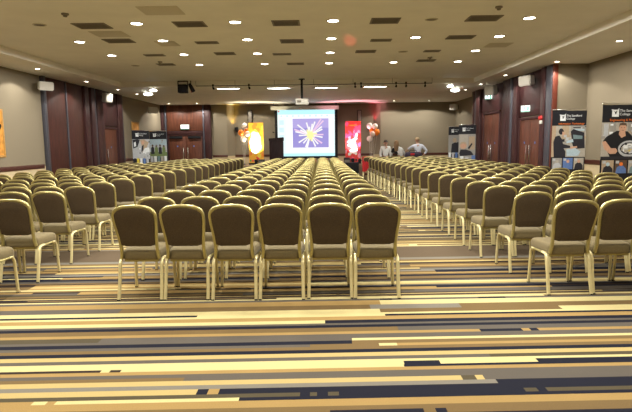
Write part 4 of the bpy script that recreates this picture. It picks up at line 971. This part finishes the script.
rows = {
 'middle': [4.91, 5.68, 6.48, 7.32, 8.18, 9.08, 10.0],
 'left': [4.72, 5.60, 6.50, 7.34, 8.12, 8.97, 9.96, 10.73, 11.56, 12.46, 13.4, 14.2, 15.0, 15.8, 16.6, 17.5, 18.3, 19.15, 20.0, 20.85, 21.75],
 'right': [4.99, 5.84, 6.70, 7.5, 8.3, 9.2, 10.1, 11.0, 11.9, 12.75, 13.55, 14.4, 15.3, 16.2, 17.05, 17.9, 18.9, 19.9, 20.9, 22.2]}
while len(rows['middle']) < 19: rows['middle'].append(rows['middle'][-1]+0.955)
chairs = []
rj = random.Random(21)
rxoff = {0: 2.435, 1: 2.37, 2: 2.295, 3: 2.29}
for ri, y in enumerate(rows['middle']):
    for c in range(6): chairs.append(('middle', ri, c, -1.79+0.4655*c-(0.025 if ri == 1 else 0)*(1-c/5), y))
for ri, y in enumerate(rows['left']):
    x0 = (-3.38, -3.385, -3.455, -3.44)[ri] if ri < 4 else -3.47
    for c in range(8):
        if ri == 0 and c > 0: continue
        if y > 17.9 and c > 5: continue
        chairs.append(('left', ri, c, x0-0.458*c, y))
for ri, y in enumerate(rows['right']):
    x0 = rxoff.get(ri, 2.285 if ri < 10 else 2.285-0.0185*(ri-9))
    if ri == 19: x0 = 2.02
    for c in range(7): chairs.append(('right', ri, c, x0+0.458*c, y))
def in_frame(x, y):
    ok = False
    for dx in (-0.22, 0.22):
        for dy in (0.0, 0.45):
            for z in (0.02, 0.46, 0.92):
                if z == 0.92 and dy > 0.1: continue
                if y+dy < 0.3: continue
                u, v, w = proj((x+dx, y+dy, z))
                if -1 < u < 633 and 0 < v < 413: ok = True
    return ok
chairs = [c for c in chairs if in_frame(c[3], c[4])]
chairs.sort(key=lambda c: (c[0] == 'right' and c[1] == 19 and c[2] == 0 and -99) or c[4]*1.0 + (0 if c[2] in (0,) else 0.001))
N_IND = 300
gname = {'middle': 'chairs in the middle block', 'left': 'chairs in the left block', 'right': 'chairs in the right block'}
far = []
RED = None
for i, (blk, ri, c, x, y) in enumerate(chairs):
    xx = x + rj.uniform(-0.005, 0.005); yy = y + rj.uniform(-0.02, 0.02); rz = rj.gauss(0, 0.012)
    if i >= N_IND: far.append((xx, yy, rz)); continue
    o = proto if not pu[0] else copy_tree(proto); pu[0] = True
    o.location = (xx, yy, 0); o.rotation_euler = (0, 0, rz); o['group'] = gname[blk]
    if blk == 'right' and ri == 19:
        lab = 'gold-framed brown chair with red cloth over its back, farthest aisle chair of right block'; RED = (xx, yy, rz)
    elif blk == 'middle': lab = 'gold-framed brown chair, middle block, %s row from camera, %s from left' % (ORD[ri+1], ORD[c+1])
    else: lab = 'gold-framed brown chair, %s block, %s row from camera, %s in from aisle' % (blk, ORD[ri+1], ORD[c+1])
    o['label'] = lab
# the far rows, past the three hundred nearest chairs, as one object
PF = chair_parts(1)
fm = MB(); MI = {'gold': 0, 'fabric': 1, 'fabric_seat_lit': 2, 'gold_leg': 3}
for (x, y, rz) in far:
    c, s = math.cos(rz), math.sin(rz)
    def put(m, mi): fm.add([(x+c*p[0]-s*p[1], y+s*p[0]+c*p[1], p[2]) for p in m.v], m.f, mi)
    for k in ('back_frame', 'backrest', 'seat', 'seat_frame'): put(PF[k][0], MI[PF[k][1]])
    for lg in PF['legs']: put(lg, 3)
if far:
    o = fm.build('banquet_chair_rows', [MT['gold'], MT['fabric'], MT['fabric_seat_lit'], MT['gold_leg']], None, recalc=True)
    tag(o, 'far rows of gold-framed brown chairs closest to the stage', 'chair', None, 'stuff')
# red cloth hanging over the back of the farthest aisle chair
x, y, rz = RED
root = thing('red_cloth', 'red cloth hanging over the back of the farthest aisle chair', 'cloth', (x, y, 0))
m = MB(); rows_ = []
zs = [(-0.06, 0.42), (-0.075, 0.6), (-0.062, 0.8), (-0.045, 0.93), (-0.01, 0.965), (0.04, 0.94), (0.075, 0.8), (0.085, 0.68)]
nx = 12; vs = []
for j, (yy, zz) in enumerate(zs):
    for i in range(nx+1):
        u = i/nx; xx = -0.255+0.27*u; wv = 0.012*math.sin(u*16+j*0.5)
        sagz = zz - (0.05*math.sin(u*3.1) if j in (0,) else 0) - (0.10*(1-u) if j == 0 else 0) + (0.0 if j not in (3, 4, 5) else -0.02*max(0, (0.25-u)*4))
        vs.append((xx, yy+wv, sagz))
fs = [(j*(nx+1)+i, j*(nx+1)+i+1, (j+1)*(nx+1)+i+1, (j+1)*(nx+1)+i) for j in range(len(zs)-1) for i in range(nx)]
bm = bmesh.new(); bv = [bm.verts.new(v) for v in vs]
for f in fs: bm.faces.new([bv[i] for i in f])
bmesh.ops.recalc_face_normals(bm, faces=bm.faces[:]); bmesh.ops.solidify(bm, geom=bm.faces[:], thickness=0.006)
m.from_bm(bm); m.build('cloth', MT['red_cloth'], root, angle=80)

# ------------------------------------------------------------------ world, colour
w = bpy.data.worlds.new('World'); scn.world = w; w.use_nodes = True
w.node_tree.nodes['Background'].inputs['Color'].default_value = (0.05, 0.05, 0.05, 1)
scn.view_settings.view_transform = 'Standard'; scn.view_settings.look = 'None'
scn.view_settings.exposure = 0.53; scn.view_settings.gamma = 1.0; scn.view_settings.use_curve_mapping = False
scn.cycles.max_bounces = 8; scn.cycles.diffuse_bounces = 5; scn.cycles.glossy_bounces = 3
scn.cycles.caustics_reflective = False; scn.cycles.caustics_refractive = False
scn.cycles.sample_clamp_indirect = 6
